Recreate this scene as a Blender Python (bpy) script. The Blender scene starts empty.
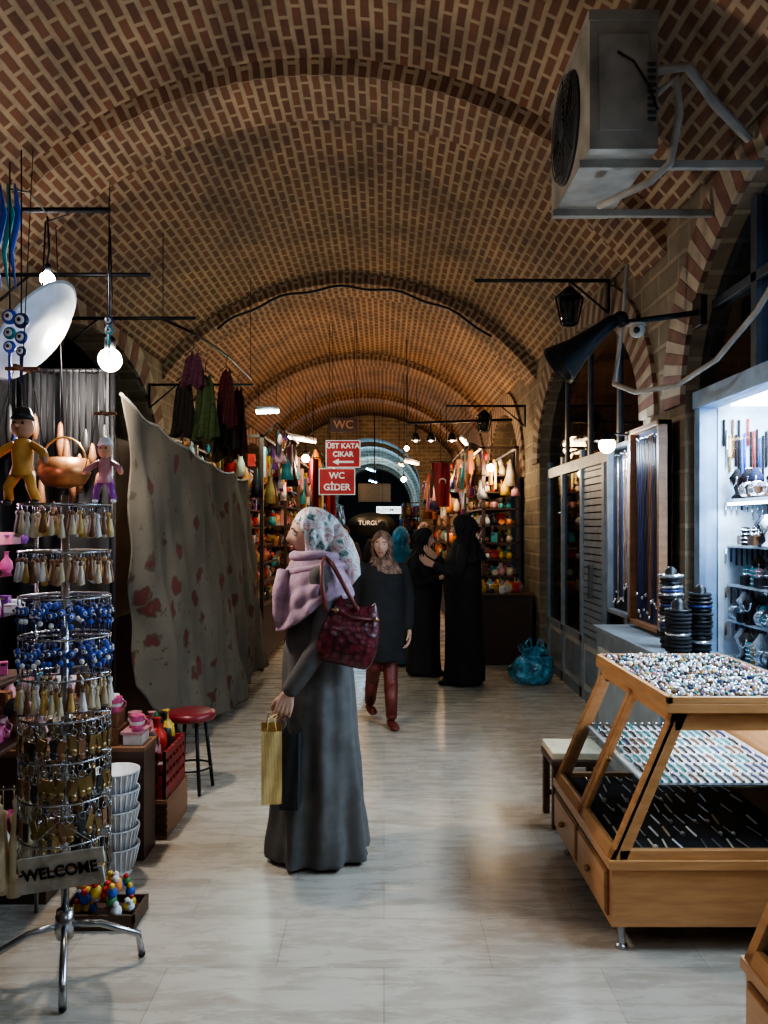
import bpy, bmesh, math, random
from mathutils import Vector, Matrix, noise
random.seed(7)
R=random.random
def U(a,b): return a+(b-a)*random.random()
pi=math.pi
SC=bpy.context.scene
# ------------------------------------------------------------ materials
MC={}
def nt(name):
    m=bpy.data.materials.new(name); m.use_nodes=True
    t=m.node_tree; bs=t.nodes['Principled BSDF']
    return m,t,bs
def L(t,a,b): t.links.new(a,b)
def ramp(t,fac,stops,interp='LINEAR'):
    r=t.nodes.new('ShaderNodeValToRGB'); r.color_ramp.interpolation=interp
    e=r.color_ramp.elements
    while len(e)<len(stops): e.new(.5)
    for i,(p,c) in enumerate(stops):
        e[i].position=p; e[i].color=(c[0],c[1],c[2],1)
    L(t,fac,r.inputs[0]); return r.outputs[0]
def mat(name,col,rough=.5,metal=0,var=.2,scale=9,bump=0,es=0,emit=None,col2=None):
    if name in MC: return MC[name]
    m,t,bs=nt(name)
    tc=t.nodes.new('ShaderNodeTexCoord'); n=t.nodes.new('ShaderNodeTexNoise')
    n.inputs['Scale'].default_value=scale; n.inputs['Detail'].default_value=4
    L(t,tc.outputs['Object'],n.inputs['Vector'])
    a=[max(0,c*(1-var)) for c in col]; b=col2 or [min(1,c*(1+var)) for c in col]
    o=ramp(t,n.outputs[0],[(.35,a),(.65,b)])
    L(t,o,bs.inputs['Base Color'])
    bs.inputs['Roughness'].default_value=rough; bs.inputs['Metallic'].default_value=metal
    if bump:
        bp=t.nodes.new('ShaderNodeBump'); bp.inputs['Strength'].default_value=bump; bp.inputs['Distance'].default_value=.01
        L(t,n.outputs[0],bp.inputs['Height']); L(t,bp.outputs[0],bs.inputs['Normal'])
    if es:
        bs.inputs['Emission Color'].default_value=(*(emit or col),1); bs.inputs['Emission Strength'].default_value=es
    MC[name]=m; return m
def brick_mat(name,c1,c2,mo,bw,rh,ms,rough=.85,off=.5,wob=.014):
    m,t,bs=nt(name)
    uv=t.nodes.new('ShaderNodeTexCoord').outputs['UV']
    n=t.nodes.new('ShaderNodeTexNoise'); n.inputs['Scale'].default_value=5; n.inputs['Detail'].default_value=4; L(t,uv,n.inputs['Vector'])
    mx=t.nodes.new('ShaderNodeVectorMath'); mx.operation='MULTIPLY_ADD'
    L(t,n.outputs['Color'],mx.inputs[0]); mx.inputs[1].default_value=(wob,wob,0); L(t,uv,mx.inputs[2])
    b=t.nodes.new('ShaderNodeTexBrick'); L(t,mx.outputs[0],b.inputs['Vector'])
    b.inputs['Color1'].default_value=(*c1,1); b.inputs['Color2'].default_value=(*c2,1); b.inputs['Mortar'].default_value=(*mo,1)
    b.inputs['Scale'].default_value=1; b.inputs['Brick Width'].default_value=bw; b.inputs['Row Height'].default_value=rh
    b.inputs['Mortar Size'].default_value=ms; b.inputs['Mortar Smooth'].default_value=.45; b.offset=off
    n2=t.nodes.new('ShaderNodeTexNoise'); n2.inputs['Scale'].default_value=1.6; n2.inputs['Detail'].default_value=9; n2.inputs['Roughness'].default_value=.7; L(t,uv,n2.inputs['Vector'])
    d=ramp(t,n2.outputs[0],[(.3,(.38,.38,.40)),(.5,(.85,.85,.85)),(.7,(1.25,1.2,1.12))])
    mm=t.nodes.new('ShaderNodeMix'); mm.data_type='RGBA'; mm.blend_type='MULTIPLY'; mm.inputs[0].default_value=1
    L(t,b.outputs['Color'],mm.inputs[6]); L(t,d,mm.inputs[7]); L(t,mm.outputs[2],bs.inputs['Base Color'])
    bp=t.nodes.new('ShaderNodeBump'); bp.inputs['Strength'].default_value=.5; bp.inputs['Distance'].default_value=.015; bp.invert=True
    L(t,b.outputs['Fac'],bp.inputs['Height']); L(t,bp.outputs[0],bs.inputs['Normal'])
    bs.inputs['Roughness'].default_value=rough
    return m
BRICK=brick_mat('vault_brick',(.17,.070,.036),(.105,.045,.025),(.33,.24,.15),.19,.078,.0195)
RIBB=brick_mat('rib_brick',(.18,.075,.038),(.12,.055,.03),(.35,.255,.16),.18,.072,.018)
WALLB=brick_mat('wall_masonry',(.22,.17,.115),(.16,.12,.08),(.26,.21,.14),.34,.16,.018)
FARB=brick_mat('far_masonry',(.32,.26,.2),(.24,.19,.15),(.4,.36,.28),.25,.1,.02)
def floor_mat():
    m,t,bs=nt('travertine_floor')
    uv=t.nodes.new('ShaderNodeTexCoord').outputs['UV']
    b=t.nodes.new('ShaderNodeTexBrick'); L(t,uv,b.inputs['Vector'])
    b.inputs['Color1'].default_value=(.52,.46,.38,1); b.inputs['Color2'].default_value=(.42,.375,.315,1); b.inputs['Mortar'].default_value=(.29,.26,.22,1)
    b.inputs['Scale'].default_value=1; b.inputs['Brick Width'].default_value=.78; b.inputs['Row Height'].default_value=.36; b.inputs['Mortar Size'].default_value=.003; b.inputs['Mortar Smooth'].default_value=.5
    n=t.nodes.new('ShaderNodeTexNoise'); n.inputs['Scale'].default_value=2.6; n.inputs['Detail'].default_value=12; n.inputs['Roughness'].default_value=.75; n.inputs['Distortion'].default_value=.4
    mp=t.nodes.new('ShaderNodeMapping'); mp.inputs['Scale'].default_value=(1,4.5,1); L(t,uv,mp.inputs[0]); L(t,mp.outputs[0],n.inputs['Vector'])
    d=ramp(t,n.outputs[0],[(.32,(.62,.57,.52)),(.46,(.88,.86,.84)),(.56,(1,1,1)),(.72,(1.14,1.13,1.11))])
    mm=t.nodes.new('ShaderNodeMix'); mm.data_type='RGBA'; mm.blend_type='MULTIPLY'; mm.inputs[0].default_value=1
    L(t,b.outputs['Color'],mm.inputs[6]); L(t,d,mm.inputs[7]); L(t,mm.outputs[2],bs.inputs['Base Color'])
    rr=t.nodes.new('ShaderNodeMapRange'); rr.inputs[3].default_value=.15; rr.inputs[4].default_value=.40; L(t,n.outputs[0],rr.inputs[0]); L(t,rr.outputs[0],bs.inputs['Roughness'])
    return m
def wood_mat(name,c1,c2,rough=.35):
    m,t,bs=nt(name)
    tc=t.nodes.new('ShaderNodeTexCoord'); mp=t.nodes.new('ShaderNodeMapping'); mp.inputs['Scale'].default_value=(3,3,22); L(t,tc.outputs['Object'],mp.inputs[0])
    mp.inputs['Rotation'].default_value=(0,1.5708,0)
    n=t.nodes.new('ShaderNodeTexNoise'); n.inputs['Scale'].default_value=2; n.inputs['Detail'].default_value=6; L(t,mp.outputs[0],n.inputs['Vector'])
    L(t,ramp(t,n.outputs[0],[(.3,c1),(.7,c2)]),bs.inputs['Base Color']); bs.inputs['Roughness'].default_value=rough
    return m
def floral_mat():
    m,t,bs=nt('floral_tarp'); tc=t.nodes.new('ShaderNodeTexCoord')
    n=t.nodes.new('ShaderNodeTexNoise'); n.inputs['Scale'].default_value=14; n.inputs['Detail'].default_value=3; L(t,tc.outputs['Object'],n.inputs['Vector'])
    ma=t.nodes.new('ShaderNodeVectorMath'); ma.operation='MULTIPLY_ADD'; L(t,n.outputs['Color'],ma.inputs[0]); ma.inputs[1].default_value=(.16,.16,.16); L(t,tc.outputs['Object'],ma.inputs[2])
    mp=t.nodes.new('ShaderNodeMapping'); mp.inputs['Scale'].default_value=(.3,1,1); L(t,ma.outputs[0],mp.inputs[0])
    v=t.nodes.new('ShaderNodeTexVoronoi'); v.inputs['Scale'].default_value=4.2; L(t,mp.outputs[0],v.inputs['Vector'])
    c=ramp(t,v.outputs['Distance'],[(.0,(.13,.06,.03)),(.07,(.10,.018,.014)),(.20,(.085,.02,.015)),(.25,(.06,.05,.03)),(.30,(.125,.105,.078)),(.8,(.105,.088,.064))])
    v2=t.nodes.new('ShaderNodeTexVoronoi'); v2.inputs['Scale'].default_value=13; L(t,mp.outputs[0],v2.inputs['Vector'])
    c2=ramp(t,v2.outputs['Distance'],[(.12,(.55,.45,.36)),(.2,(1,1,1))])
    mm=t.nodes.new('ShaderNodeMix'); mm.data_type='RGBA'; mm.blend_type='MULTIPLY'; mm.inputs[0].default_value=1
    L(t,c,mm.inputs[6]); L(t,c2,mm.inputs[7]); L(t,mm.outputs[2],bs.inputs['Base Color']); bs.inputs['Roughness'].default_value=.95
    return m
WOOD=wood_mat('beech_veneer',(.46,.21,.08),(.60,.31,.125))
WOODD=wood_mat('dark_wood',(.04,.02,.012),(.08,.035,.02),.5)
WOODM=wood_mat('mid_wood',(.16,.07,.032),(.25,.115,.05),.5)
def glass_mat(name='shop_glass',tint=(.93,.97,1)):
    m,t,bs=nt(name); t.nodes.remove(bs); out=t.nodes['Material Output']
    tr=t.nodes.new('ShaderNodeBsdfTransparent'); tr.inputs[0].default_value=(*tint,1)
    g=t.nodes.new('ShaderNodeBsdfGlossy'); g.inputs['Roughness'].default_value=.03
    fr=t.nodes.new('ShaderNodeFresnel'); fr.inputs[0].default_value=1.3
    ge=t.nodes.new('ShaderNodeNewGeometry'); iv=t.nodes.new('ShaderNodeMath'); iv.operation='SUBTRACT'; iv.inputs[0].default_value=1; L(t,ge.outputs['Backfacing'],iv.inputs[1])
    mu=t.nodes.new('ShaderNodeMath'); mu.operation='MULTIPLY'; L(t,iv.outputs[0],mu.inputs[0]); L(t,fr.outputs[0],mu.inputs[1])
    mx=t.nodes.new('ShaderNodeMixShader'); L(t,mu.outputs[0],mx.inputs[0]); L(t,tr.outputs[0],mx.inputs[1]); L(t,g.outputs[0],mx.inputs[2]); L(t,mx.outputs[0],out.inputs[0])
    return m
GLASS=glass_mat(); GLASSD=glass_mat('tinted_glass',(.3,.36,.42))
def pattern_mat(name,stops,scale,rough=.8,kind='noise',base='Object',dist=0,bump=0):
    m,t,bs=nt(name); tc=t.nodes.new('ShaderNodeTexCoord')
    if kind=='noise':
        n=t.nodes.new('ShaderNodeTexNoise'); n.inputs['Detail'].default_value=3; n.inputs['Distortion'].default_value=dist; o=n.outputs[0]
    else:
        n=t.nodes.new('ShaderNodeTexVoronoi'); o=n.outputs['Distance'] if kind=='vor' else n.outputs['Color']
    n.inputs['Scale'].default_value=scale; L(t,tc.outputs[base],n.inputs['Vector'])
    if kind=='vorc':
        s=t.nodes.new('ShaderNodeSeparateColor'); L(t,o,s.inputs[0]); o=s.outputs[0]
    L(t,ramp(t,o,stops,'CONSTANT' if kind=='vorc' else 'LINEAR'),bs.inputs['Base Color']); bs.inputs['Roughness'].default_value=rough
    if bump:
        bp=t.nodes.new('ShaderNodeBump'); bp.inputs['Strength'].default_value=bump; bp.inputs['Distance'].default_value=.006
        L(t,o,bp.inputs['Height']); L(t,bp.outputs[0],bs.inputs['Normal'])
    return m
SCARF=pattern_mat('silk_scarf_print',[(.32,(.05,.13,.13)),(.42,(.10,.20,.19)),(.47,(.60,.61,.58)),(.55,(.62,.60,.59)),(.585,(.50,.15,.14)),(.63,(.60,.56,.56)),(.72,(.24,.30,.38))],13,.5,dist=1.5)
SCARFB=pattern_mat('brown_scarf_print',[(.35,(.05,.025,.02)),(.5,(.16,.09,.06)),(.6,(.26,.17,.12)),(.7,(.06,.03,.02))],25,.6,dist=1)
FLORAL=floral_mat()
CROC=pattern_mat('burgundy_croc_leather',[(0,(.17,.02,.03)),(.5,(.10,.012,.02)),(.8,(.03,.005,.008))],38,.28,'vor',bump=.8)
FLOOR=floor_mat()
BLK=mat('black_iron',(.012,.012,.014),.45,.6)
BLKP=mat('black_cloth',(.008,.008,.010),.85,0,.3)
CHROME=mat('chrome_steel',(.45,.47,.50),.25,1,.05)
WHITE=mat('white_plastic',(.75,.77,.8),.4)
OFFW=mat('aged_white_paint',(.42,.42,.40),.5,0,.12,6)
GREYF=mat('grey_blue_aluminium',(.20,.24,.28),.4,.2)
DKF=mat('dark_metal_frame',(.05,.06,.075),.4,.3)
BLUEF=mat('pale_blue_frame',(.20,.30,.44),.4,.1)
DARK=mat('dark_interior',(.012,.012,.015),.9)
COAT=mat('charcoal_coat_wool',(.086,.080,.075),.9,0,.18,14,.15)
SHAWL=mat('mauve_shawl',(.36,.235,.30),.9,0,.3,16,.3)
SKIN=mat('skin',(.56,.34,.25),.55,0,.08)
LIP=mat('lips',(.4,.1,.09),.5); EYEW=mat('eye_white',(.75,.73,.7),.2); EYEB=mat('eye_iris',(.03,.015,.01),.15); BROW=mat('eyebrow_hair',(.02,.012,.01),.8)
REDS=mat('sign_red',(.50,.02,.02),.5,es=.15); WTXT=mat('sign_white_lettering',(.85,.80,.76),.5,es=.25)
REDV=mat('red_vinyl',(.16,.012,.018),.35); TAN=mat('kraft_gold_paper',(.56,.38,.14),.55)
BURG=mat('burgundy_leather',(.13,.022,.016),.5)
STONE=mat('cream_stone',(.27,.21,.15),.85,0,.25,7,.3); BRED=mat('red_brick_voussoir',(.13,.06,.04),.85,0,.25,9,.3)
PLAS=mat('shop_plaster',(.12,.11,.10),.9)
CABW=mat('light_cable',(.26,.235,.20),.6)
VELV=mat('black_velvet',(.006,.006,.009),.95); BLUEV=mat('navy_velvet',(.012,.02,.06),.9)
def EM(name,c,s): return mat(name,c,.4,es=s,emit=c,var=0)
PAL=[mat('goods_'+n,c,.4) for n,c in dict(pink=(.7,.12,.3),cream=(.62,.52,.35),red=(.55,.03,.02),orange=(.7,.22,.04),yellow=(.7,.45,.05),teal=(.04,.3,.34),blue=(.03,.09,.45),navy=(.02,.03,.12),white=(.75,.75,.75),brown=(.2,.09,.04),green=(.05,.22,.07),purple=(.25,.06,.35),black=(.02,.02,.02),gold=(.55,.36,.10),rose=(.5,.24,.27)).items()]
PN=dict(zip('pink cream red orange yellow teal blue navy white brown green purple black gold rose'.split(),PAL))
BRASS=mat('antique_brass',(.30,.21,.09),.35,.9); SILV=mat('silver_jewellery',(.75,.77,.82),.2,.9)
# ------------------------------------------------------------ mesh builder
class B:
    def __init__(s,M=None): s.v=[];s.f=[];s.mi=[];s.sm=[];s.ms=[];s.uv={};s.M=M or Matrix.Identity(4)
    def add(s,vs,fs,m,smooth=False,uvs=None):
        o=len(s.v); s.v+=[s.M@Vector(v) for v in vs]
        if m not in s.ms: s.ms.append(m)
        k=s.ms.index(m)
        for i,f in enumerate(fs):
            if uvs: s.uv[len(s.f)]=[uvs[j] for j in f]
            s.f.append([j+o for j in f]); s.mi.append(k); s.sm.append(smooth)
    def box(s,c,d,m,rot=None):
        c=Vector(c); h=Vector(d)/2; vs=[]
        for x in(-1,1):
            for y in(-1,1):
                for z in(-1,1):
                    p=Vector((x*h.x,y*h.y,z*h.z))
                    if rot is not None: p=rot@p
                    vs.append(c+p)
        s.add(vs,[(0,1,3,2),(4,6,7,5),(0,4,5,1),(2,3,7,6),(0,2,6,4),(1,5,7,3)],m)
    def bx(s,x0,x1,y0,y1,z0,z1,m): s.box(((x0+x1)/2,(y0+y1)/2,(z0+z1)/2),(x1-x0,y1-y0,z1-z0),m)
    def prism(s,pts,axis,a,b,m):
        def mk(p,t):
            if axis=='y': return (p[0],t,p[1])
            if axis=='x': return (t,p[0],p[1])
            return (p[0],p[1],t)
        n=len(pts); vs=[mk(p,a) for p in pts]+[mk(p,b) for p in pts]
        s.add(vs,[list(range(n))[::-1],list(range(n,2*n))]+[[i,(i+1)%n,n+(i+1)%n,n+i] for i in range(n)],m)
    def tube(s,pts,r,m,seg=8,caps=True,closed=False):
        pts=[Vector(p) for p in pts]; n=len(pts); rs=r if isinstance(r,(list,tuple)) else [r]*n
        vs=[];prev=None
        for i in range(n):
            if closed: t=(pts[(i+1)%n]-pts[i-1])
            else: t=(pts[min(i+1,n-1)]-pts[max(i-1,0)])
            if t.length<1e-9: t=Vector((0,0,1))
            t.normalize()
            if prev is None:
                a=Vector((0,0,1)) if abs(t.z)<.9 else Vector((1,0,0)); u=t.cross(a).normalized()
            else: u=(prev-t*prev.dot(t)).normalized()
            prev=u; w=t.cross(u)
            for k in range(seg):
                an=2*pi*k/seg; vs.append(pts[i]+(u*math.cos(an)+w*math.sin(an))*rs[i])
        fs=[]
        for i in range(n if closed else n-1):
            j=(i+1)%n
            for k in range(seg): fs.append((i*seg+k,i*seg+(k+1)%seg,j*seg+(k+1)%seg,j*seg+k))
        if caps and not closed: fs+=[list(range(seg))[::-1],list(range((n-1)*seg,n*seg))]
        s.add(vs,fs,m,True)
    def lathe(s,prof,c,m,seg=16,rot=None):
        c=Vector(c); vs=[];n=len(prof)
        for r,z in prof:
            for k in range(seg):
                a=2*pi*k/seg; p=Vector((r*math.cos(a),r*math.sin(a),z))
                if rot is not None: p=rot@p
                vs.append(c+p)
        fs=[(i*seg+k,i*seg+(k+1)%seg,(i+1)*seg+(k+1)%seg,(i+1)*seg+k) for i in range(n-1) for k in range(seg)]
        if prof[0][0]>1e-5: fs.append(list(range(seg))[::-1])
        if prof[-1][0]>1e-5: fs.append(list(range((n-1)*seg,n*seg)))
        s.add(vs,fs,m,True)
    def sph(s,c,r,m,seg=12,rot=None):
        if not isinstance(r,(list,tuple)): r=(r,r,r)
        h=max(4,seg//2+1); c=Vector(c); vs=[]
        for i in range(h+1):
            p=pi*i/h
            for k in range(seg):
                a=2*pi*k/seg; q=Vector((r[0]*math.sin(p)*math.cos(a),r[1]*math.sin(p)*math.sin(a),-r[2]*math.cos(p)))
                if rot is not None: q=rot@q
                vs.append(c+q)
        s.add(vs,[(i*seg+k,i*seg+(k+1)%seg,(i+1)*seg+(k+1)%seg,(i+1)*seg+k) for i in range(h) for k in range(seg)],m,True)
    def chain(s,pts,rs,m,seg=12):
        for i,p in enumerate(pts): s.sph(p,rs[i],m,seg)
        for i in range(len(pts)-1): s.tube([pts[i],pts[i+1]],[rs[i],rs[i+1]],m,seg)
    def rings(s,rs,m,cap=True,closed=True):
        n=len(rs[0]); vs=[p for r in rs for p in r]; e=n if closed else n-1
        fs=[(i*n+k,i*n+(k+1)%n,(i+1)*n+(k+1)%n,(i+1)*n+k) for i in range(len(rs)-1) for k in range(e)]
        if cap: fs+=[list(range(n))[::-1],list(range((len(rs)-1)*n,len(rs)*n))]
        s.add(vs,fs,m,True)
    def grid(s,fn,nu,nv,m,smooth=True,uvf=None,keep=None):
        vs=[fn(i/nu,j/nv) for j in range(nv+1) for i in range(nu+1)]
        uvs=[uvf(i/nu,j/nv) for j in range(nv+1) for i in range(nu+1)] if uvf else None
        fs=[(j*(nu+1)+i,j*(nu+1)+i+1,(j+1)*(nu+1)+i+1,(j+1)*(nu+1)+i) for j in range(nv) for i in range(nu) if keep is None or keep((i+.5)/nu,(j+.5)/nv)]
        s.add(vs,fs,m,smooth,uvs)
    def build(s,name,bevel=0,solid=0,remesh=0,smooth_it=0,weld=False):
        me=bpy.data.meshes.new(name)
        xs=[v.x for v in s.v];ys=[v.y for v in s.v];zs=[v.z for v in s.v]
        o=Vector(((min(xs)+max(xs))/2,(min(ys)+max(ys))/2,min(zs)))
        me.from_pydata([v-o for v in s.v],[],s.f)
        for m in s.ms: me.materials.append(m)
        for i,p in enumerate(me.polygons): p.material_index=s.mi[i]; p.use_smooth=s.sm[i]
        uvl=me.uv_layers.new(name='UVMap')
        for i,p in enumerate(me.polygons):
            n=p.normal
            if i in s.uv:
                for k,li in enumerate(p.loop_indices): uvl.data[li].uv=s.uv[i][k]
            else:
                ax,ay,az=abs(n.x),abs(n.y),abs(n.z)
                for li in p.loop_indices:
                    q=me.vertices[me.loops[li].vertex_index].co+o
                    uvl.data[li].uv=(q.y,q.z) if ax>=ay and ax>=az else ((q.x,q.z) if ay>=az else (q.x,q.y))
        ob=bpy.data.objects.new(name,me); ob.location=o; SC.collection.objects.link(ob)
        if solid:
            md=ob.modifiers.new('s','SOLIDIFY'); md.thickness=solid; md.offset=0
        if bevel:
            md=ob.modifiers.new('b','BEVEL'); md.width=bevel; md.segments=2; md.limit_method='ANGLE'; md.angle_limit=.7
        if remesh:
            md=ob.modifiers.new('r','REMESH'); md.mode='VOXEL'; md.voxel_size=remesh; md.use_smooth_shade=True
            if smooth_it:
                md=ob.modifiers.new('sm','SMOOTH'); md.iterations=smooth_it; md.factor=.5
        if solid or remesh:
            dg=bpy.context.evaluated_depsgraph_get(); me2=bpy.data.meshes.new_from_object(ob.evaluated_get(dg)); 
            if remesh:
                me2.materials.clear(); me2.materials.append(s.ms[0])
                for p in me2.polygons: p.material_index=0; p.use_smooth=True
            ob.modifiers.clear(); ob.data=me2
        return ob
def group(name,loc,objs):
    e=bpy.data.objects.new(name,None); e.location=loc; SC.collection.objects.link(e)
    for o in objs:
        if o.parent is None: o.parent=e; o.location=o.location-Vector(loc)
    return e
def text(body,size,loc,rot,m,parent=None,name='lettering',ext=.002,bold=0):
    c=bpy.data.curves.new(name,'FONT'); c.body=body; c.size=size; c.extrude=ext; c.align_x='CENTER'; c.align_y='CENTER'; c.offset=bold
    o=bpy.data.objects.new(name,c); SC.collection.objects.link(o)
    dg=bpy.context.evaluated_depsgraph_get(); me=bpy.data.meshes.new_from_object(o.evaluated_get(dg)); bpy.data.objects.remove(o)
    o=bpy.data.objects.new(name,me); me.materials.clear(); me.materials.append(m); SC.collection.objects.link(o)
    o.rotation_euler=rot; o.location=loc
    if parent: o.parent=parent; o.location=Vector(loc)-parent.location
    return o
def light(kind,loc,e,col,parent,size=.05,rot=None,name='bulb_light',sy=None):
    l=bpy.data.lights.new(name,kind); l.energy=e; l.color=col
    if kind=='AREA':
        l.size=size
        if sy: l.shape='RECTANGLE'; l.size_y=sy
    elif kind=='SPOT': l.spot_size=2.0; l.spot_blend=.6; l.shadow_soft_size=size
    else: l.shadow_soft_size=size
    o=bpy.data.objects.new(name,l); o.location=loc
    if rot: o.rotation_euler=rot
    SC.collection.objects.link(o)
    if parent: o.parent=parent; o.location=Vector(loc)-parent.location
    return o
# ------------------------------------------------------------ room shell
CX=-.40; Z0=1.75; RV=2.75; HW=2.15; XR=1.75; XL=-2.55; ZS=Z0+math.sqrt(RV*RV-HW*HW)
b=B(); b.bx(-3.9,4.0,-1.5,36,-.12,0,FLOOR); b.build('floor')
A0=math.asin(HW/RV)
def vault(bb,y0,y1,r,m,cx=CX,z0=Z0,a0=A0,seg=40):
    ny=max(1,int((y1-y0)/1.0))
    bb.grid(lambda u,v:(cx+r*math.sin(-a0+2*a0*u),y0+(y1-y0)*v,z0+r*math.cos(-a0+2*a0*u)),seg,ny,m,True,lambda u,v:(y0+(y1-y0)*v,r*(2*a0*u)))
b=B(); vault(b,-1.5,21,RV,BRICK); b.build('ceiling',solid=.02)
RIBS=[(.7,1.3),(4.95,5.5),(9.2,9.75),(13.4,13.95),(17.5,18.05)]
for i,(ya,yb) in enumerate(RIBS):
    b=B(); r=RV-.12; a0=math.asin(HW/r)-.005
    vault(b,ya,yb,r,RIBB,a0=a0)
    for yy in(ya,yb):
        b.grid(lambda u,v:(CX+(r+.115*v)*math.sin(-a0+2*a0*u),yy,Z0+(r+.115*v)*math.cos(-a0+2*a0*u)),40,1,RIBB,False,lambda u,v:(.12*v,r*2*a0*u))
    b.build('trim_%d'%(i+1))
def arch_wall(name,x,th,y0,y1,ops,ztop,m):
    b=B(); x2=x+th
    def zl(y,op):
        a,c,zs,ri=op; t=(y-(a+c)/2)/((c-a)/2); return zs+ri*math.sqrt(max(0,1-t*t))
    cur=y0
    for op in ops:
        b.bx(min(x,x2),max(x,x2),cur,op[0],0,ztop,m); cur=op[1]
        pts=[op[0]+(op[1]-op[0])*(.5-.5*math.cos(pi*i/24)) for i in range(25)]
        for i in range(24):
            p,q=pts[i],pts[i+1]; zp,zq=zl(p,op),zl(q,op)
            vs=[(x,p,zp),(x,q,zq),(x,q,ztop),(x,p,ztop),(x2,p,zp),(x2,q,zq),(x2,q,ztop),(x2,p,ztop)]
            b.add(vs,[(0,1,2,3),(7,6,5,4),(0,4,5,1)],m)
    b.bx(min(x,x2),max(x,x2),cur,y1,0,ztop,m)
    return b.build(name)
OPR=[(1.6,4.65,2.3,1.05),(5.4,9.0,2.3,1.02),(10.2,13.2,2.2,1.0),(13.9,17.4,2.2,1.0),(18.1,20.5,2.2,.9)]
arch_wall('wall_right',XR,.35,-1.5,21,OPR,ZS+.03,WALLB)
arch_wall('wall_left',XL,-.35,-1.5,21,OPR,ZS+.03,WALLB)
for side,x in(('right',XR),('left',XL)):
    b=B(); sg=-1 if side=='right' else 1
    for (a,c,zs,ri) in OPR:
        yc=(a+c)/2; ha=(c-a)/2; n=60 if side=='right' else 30
        for i in range(n):
            t0=pi*i/n; t1=pi*(i+.96)/n
            P=[]
            for t,k in((t0,0),(t1,0),(t1,.3),(t0,.3)):
                P.append((yc+(ha+k)*math.cos(t),min(zs+(ri+k)*math.sin(t),ZS-.0)))
            if P[2][1]-P[1][1]<.02 and abs(P[2][0]-P[1][0])<.02: continue
            b.prism(P,'x',x+sg*.03,x+.0,STONE if i%2 else BRED)
    b.build('trim_arch_'+side)
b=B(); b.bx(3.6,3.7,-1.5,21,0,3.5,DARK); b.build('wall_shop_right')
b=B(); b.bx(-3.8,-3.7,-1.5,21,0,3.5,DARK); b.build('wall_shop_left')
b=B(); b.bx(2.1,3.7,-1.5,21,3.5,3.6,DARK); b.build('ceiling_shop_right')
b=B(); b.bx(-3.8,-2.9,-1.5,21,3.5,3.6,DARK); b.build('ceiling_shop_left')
b=B(); b.bx(-3.9,4,-1.6,-1.5,0,4.6,PLAS); b.build('wall_back')
b=B(); n=24; oy=21.0; hw=1.35; spr=2.6; rr_=1.3
for sx in(-1,1):
    x0=CX+sx*hw; x1=CX+sx*3.4; b.bx(min(x0,x1),max(x0,x1),oy,oy+.4,0,4.8,FARB)
for i in range(n):
    p=CX-hw*math.cos(pi*i/n); q=CX-hw*math.cos(pi*(i+1)/n); zp=spr+rr_*math.sin(pi*i/n); zq=spr+rr_*math.sin(pi*(i+1)/n)
    vs=[(p,oy,zp),(q,oy,zq),(q,oy,4.8),(p,oy,4.8),(p,oy+.4,zp),(q,oy+.4,zq)]
    b.add(vs,[(0,1,2,3),(0,4,5,1)],FARB)
b.build('wall_end_arch')
b=B(); 
b.grid(lambda u,v:(CX-1.6*math.cos(pi*u),21.4+14*v,2.35+1.7*math.sin(pi*u)),24,14,FARB,True,lambda u,v:(14*v,5*u))
for yy in(23.5,26.5,29.5,32.5):
    b.grid(lambda u,v:(CX-1.5*math.cos(pi*u),yy+.5*v,2.35+1.58*math.sin(pi*u)),24,1,FARB,True,lambda u,v:(.5*v,5*u))
    b.grid(lambda u,v:(CX-(1.5+.1*v)*math.cos(pi*u),yy,2.35+(1.58+.12*v)*math.sin(pi*u)),24,1,FARB,False)
b.bx(CX-1.7,CX-1.6,21.4,35.4,0,2.4,FARB); b.bx(CX+1.6,CX+1.7,21.4,35.4,0,2.4,FARB); b.bx(CX-1.7,CX+1.7,35.4,35.5,0,4.1,DARK)
b.build('wall_far_hall')
# ------------------------------------------------------------ shopfronts right
b=B(); X=1.86
ysb=[5.42,6.05,6.7,7.45,8.25,8.97]
for y in ysb: b.bx(X-.03,X+.04,y-.035,y+.035,0,2.3 ,GREYF)
b.bx(X-.035,X+.045,5.42,8.97,2.12,2.22,GREYF)
b.bx(X-.03,X+.04,5.42,8.97,.0,.10,GREYF); b.bx(X-.03,X+.04,5.42,8.97,.52,.58,GREYF)
for i in range(5):
    y0,y1=ysb[i]+.03,ysb[i+1]-.03
    if i!=1:
        b.bx(X-.008,X+.008,y0,y1,.08,.53,OFFW)
        b.bx(X-.014,X-.008,y0+.08,y1-.08,.15,.46,GREYF)
    if i==2:
        z=.6
        while z<2.1: b.bx(X-.012,X+.012,y0,y1,z,z+.05,GREYF); z+=.062
    else: b.bx(X-.003,X+.003,y0,y1,.1 if i==1 else .56,2.14,GLASSD)
yc,ha=7.2,1.8
for y in(6.3,7.2,8.1):
    h=2.3+1.02*math.sqrt(1-((y-yc)/ha)**2); b.bx(X-.02,X+.03,y-.025,y+.025,2.2,h,DKF)
b.grid(lambda u,v:(X,yc+ha*math.cos(pi*u)*1.0,2.2+(.1+1.02*math.sin(pi*u))*v),24,1,GLASSD,False)
b.bx(X-.07,X-.03,7.0,7.03,.95,1.25,CHROME)
b.build('window_1')
b=B(); X=1.83
for y in(1.65,3.15,4.58): b.bx(X-.04,X+.06,y-.04,y+.04,0,2.33,BLUEF)
b.bx(X-.05,X+.07,1.62,4.62,2.26,2.36,BLUEF); b.bx(X-.04,X+.06,1.62,4.62,.80,.88,BLUEF)
b.bx(X-.01,X+.02,1.65,4.58,0,.8,OFFW)
b.bx(X-.004,X+.004,1.65,4.58,.88,2.28,GLASS)
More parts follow.
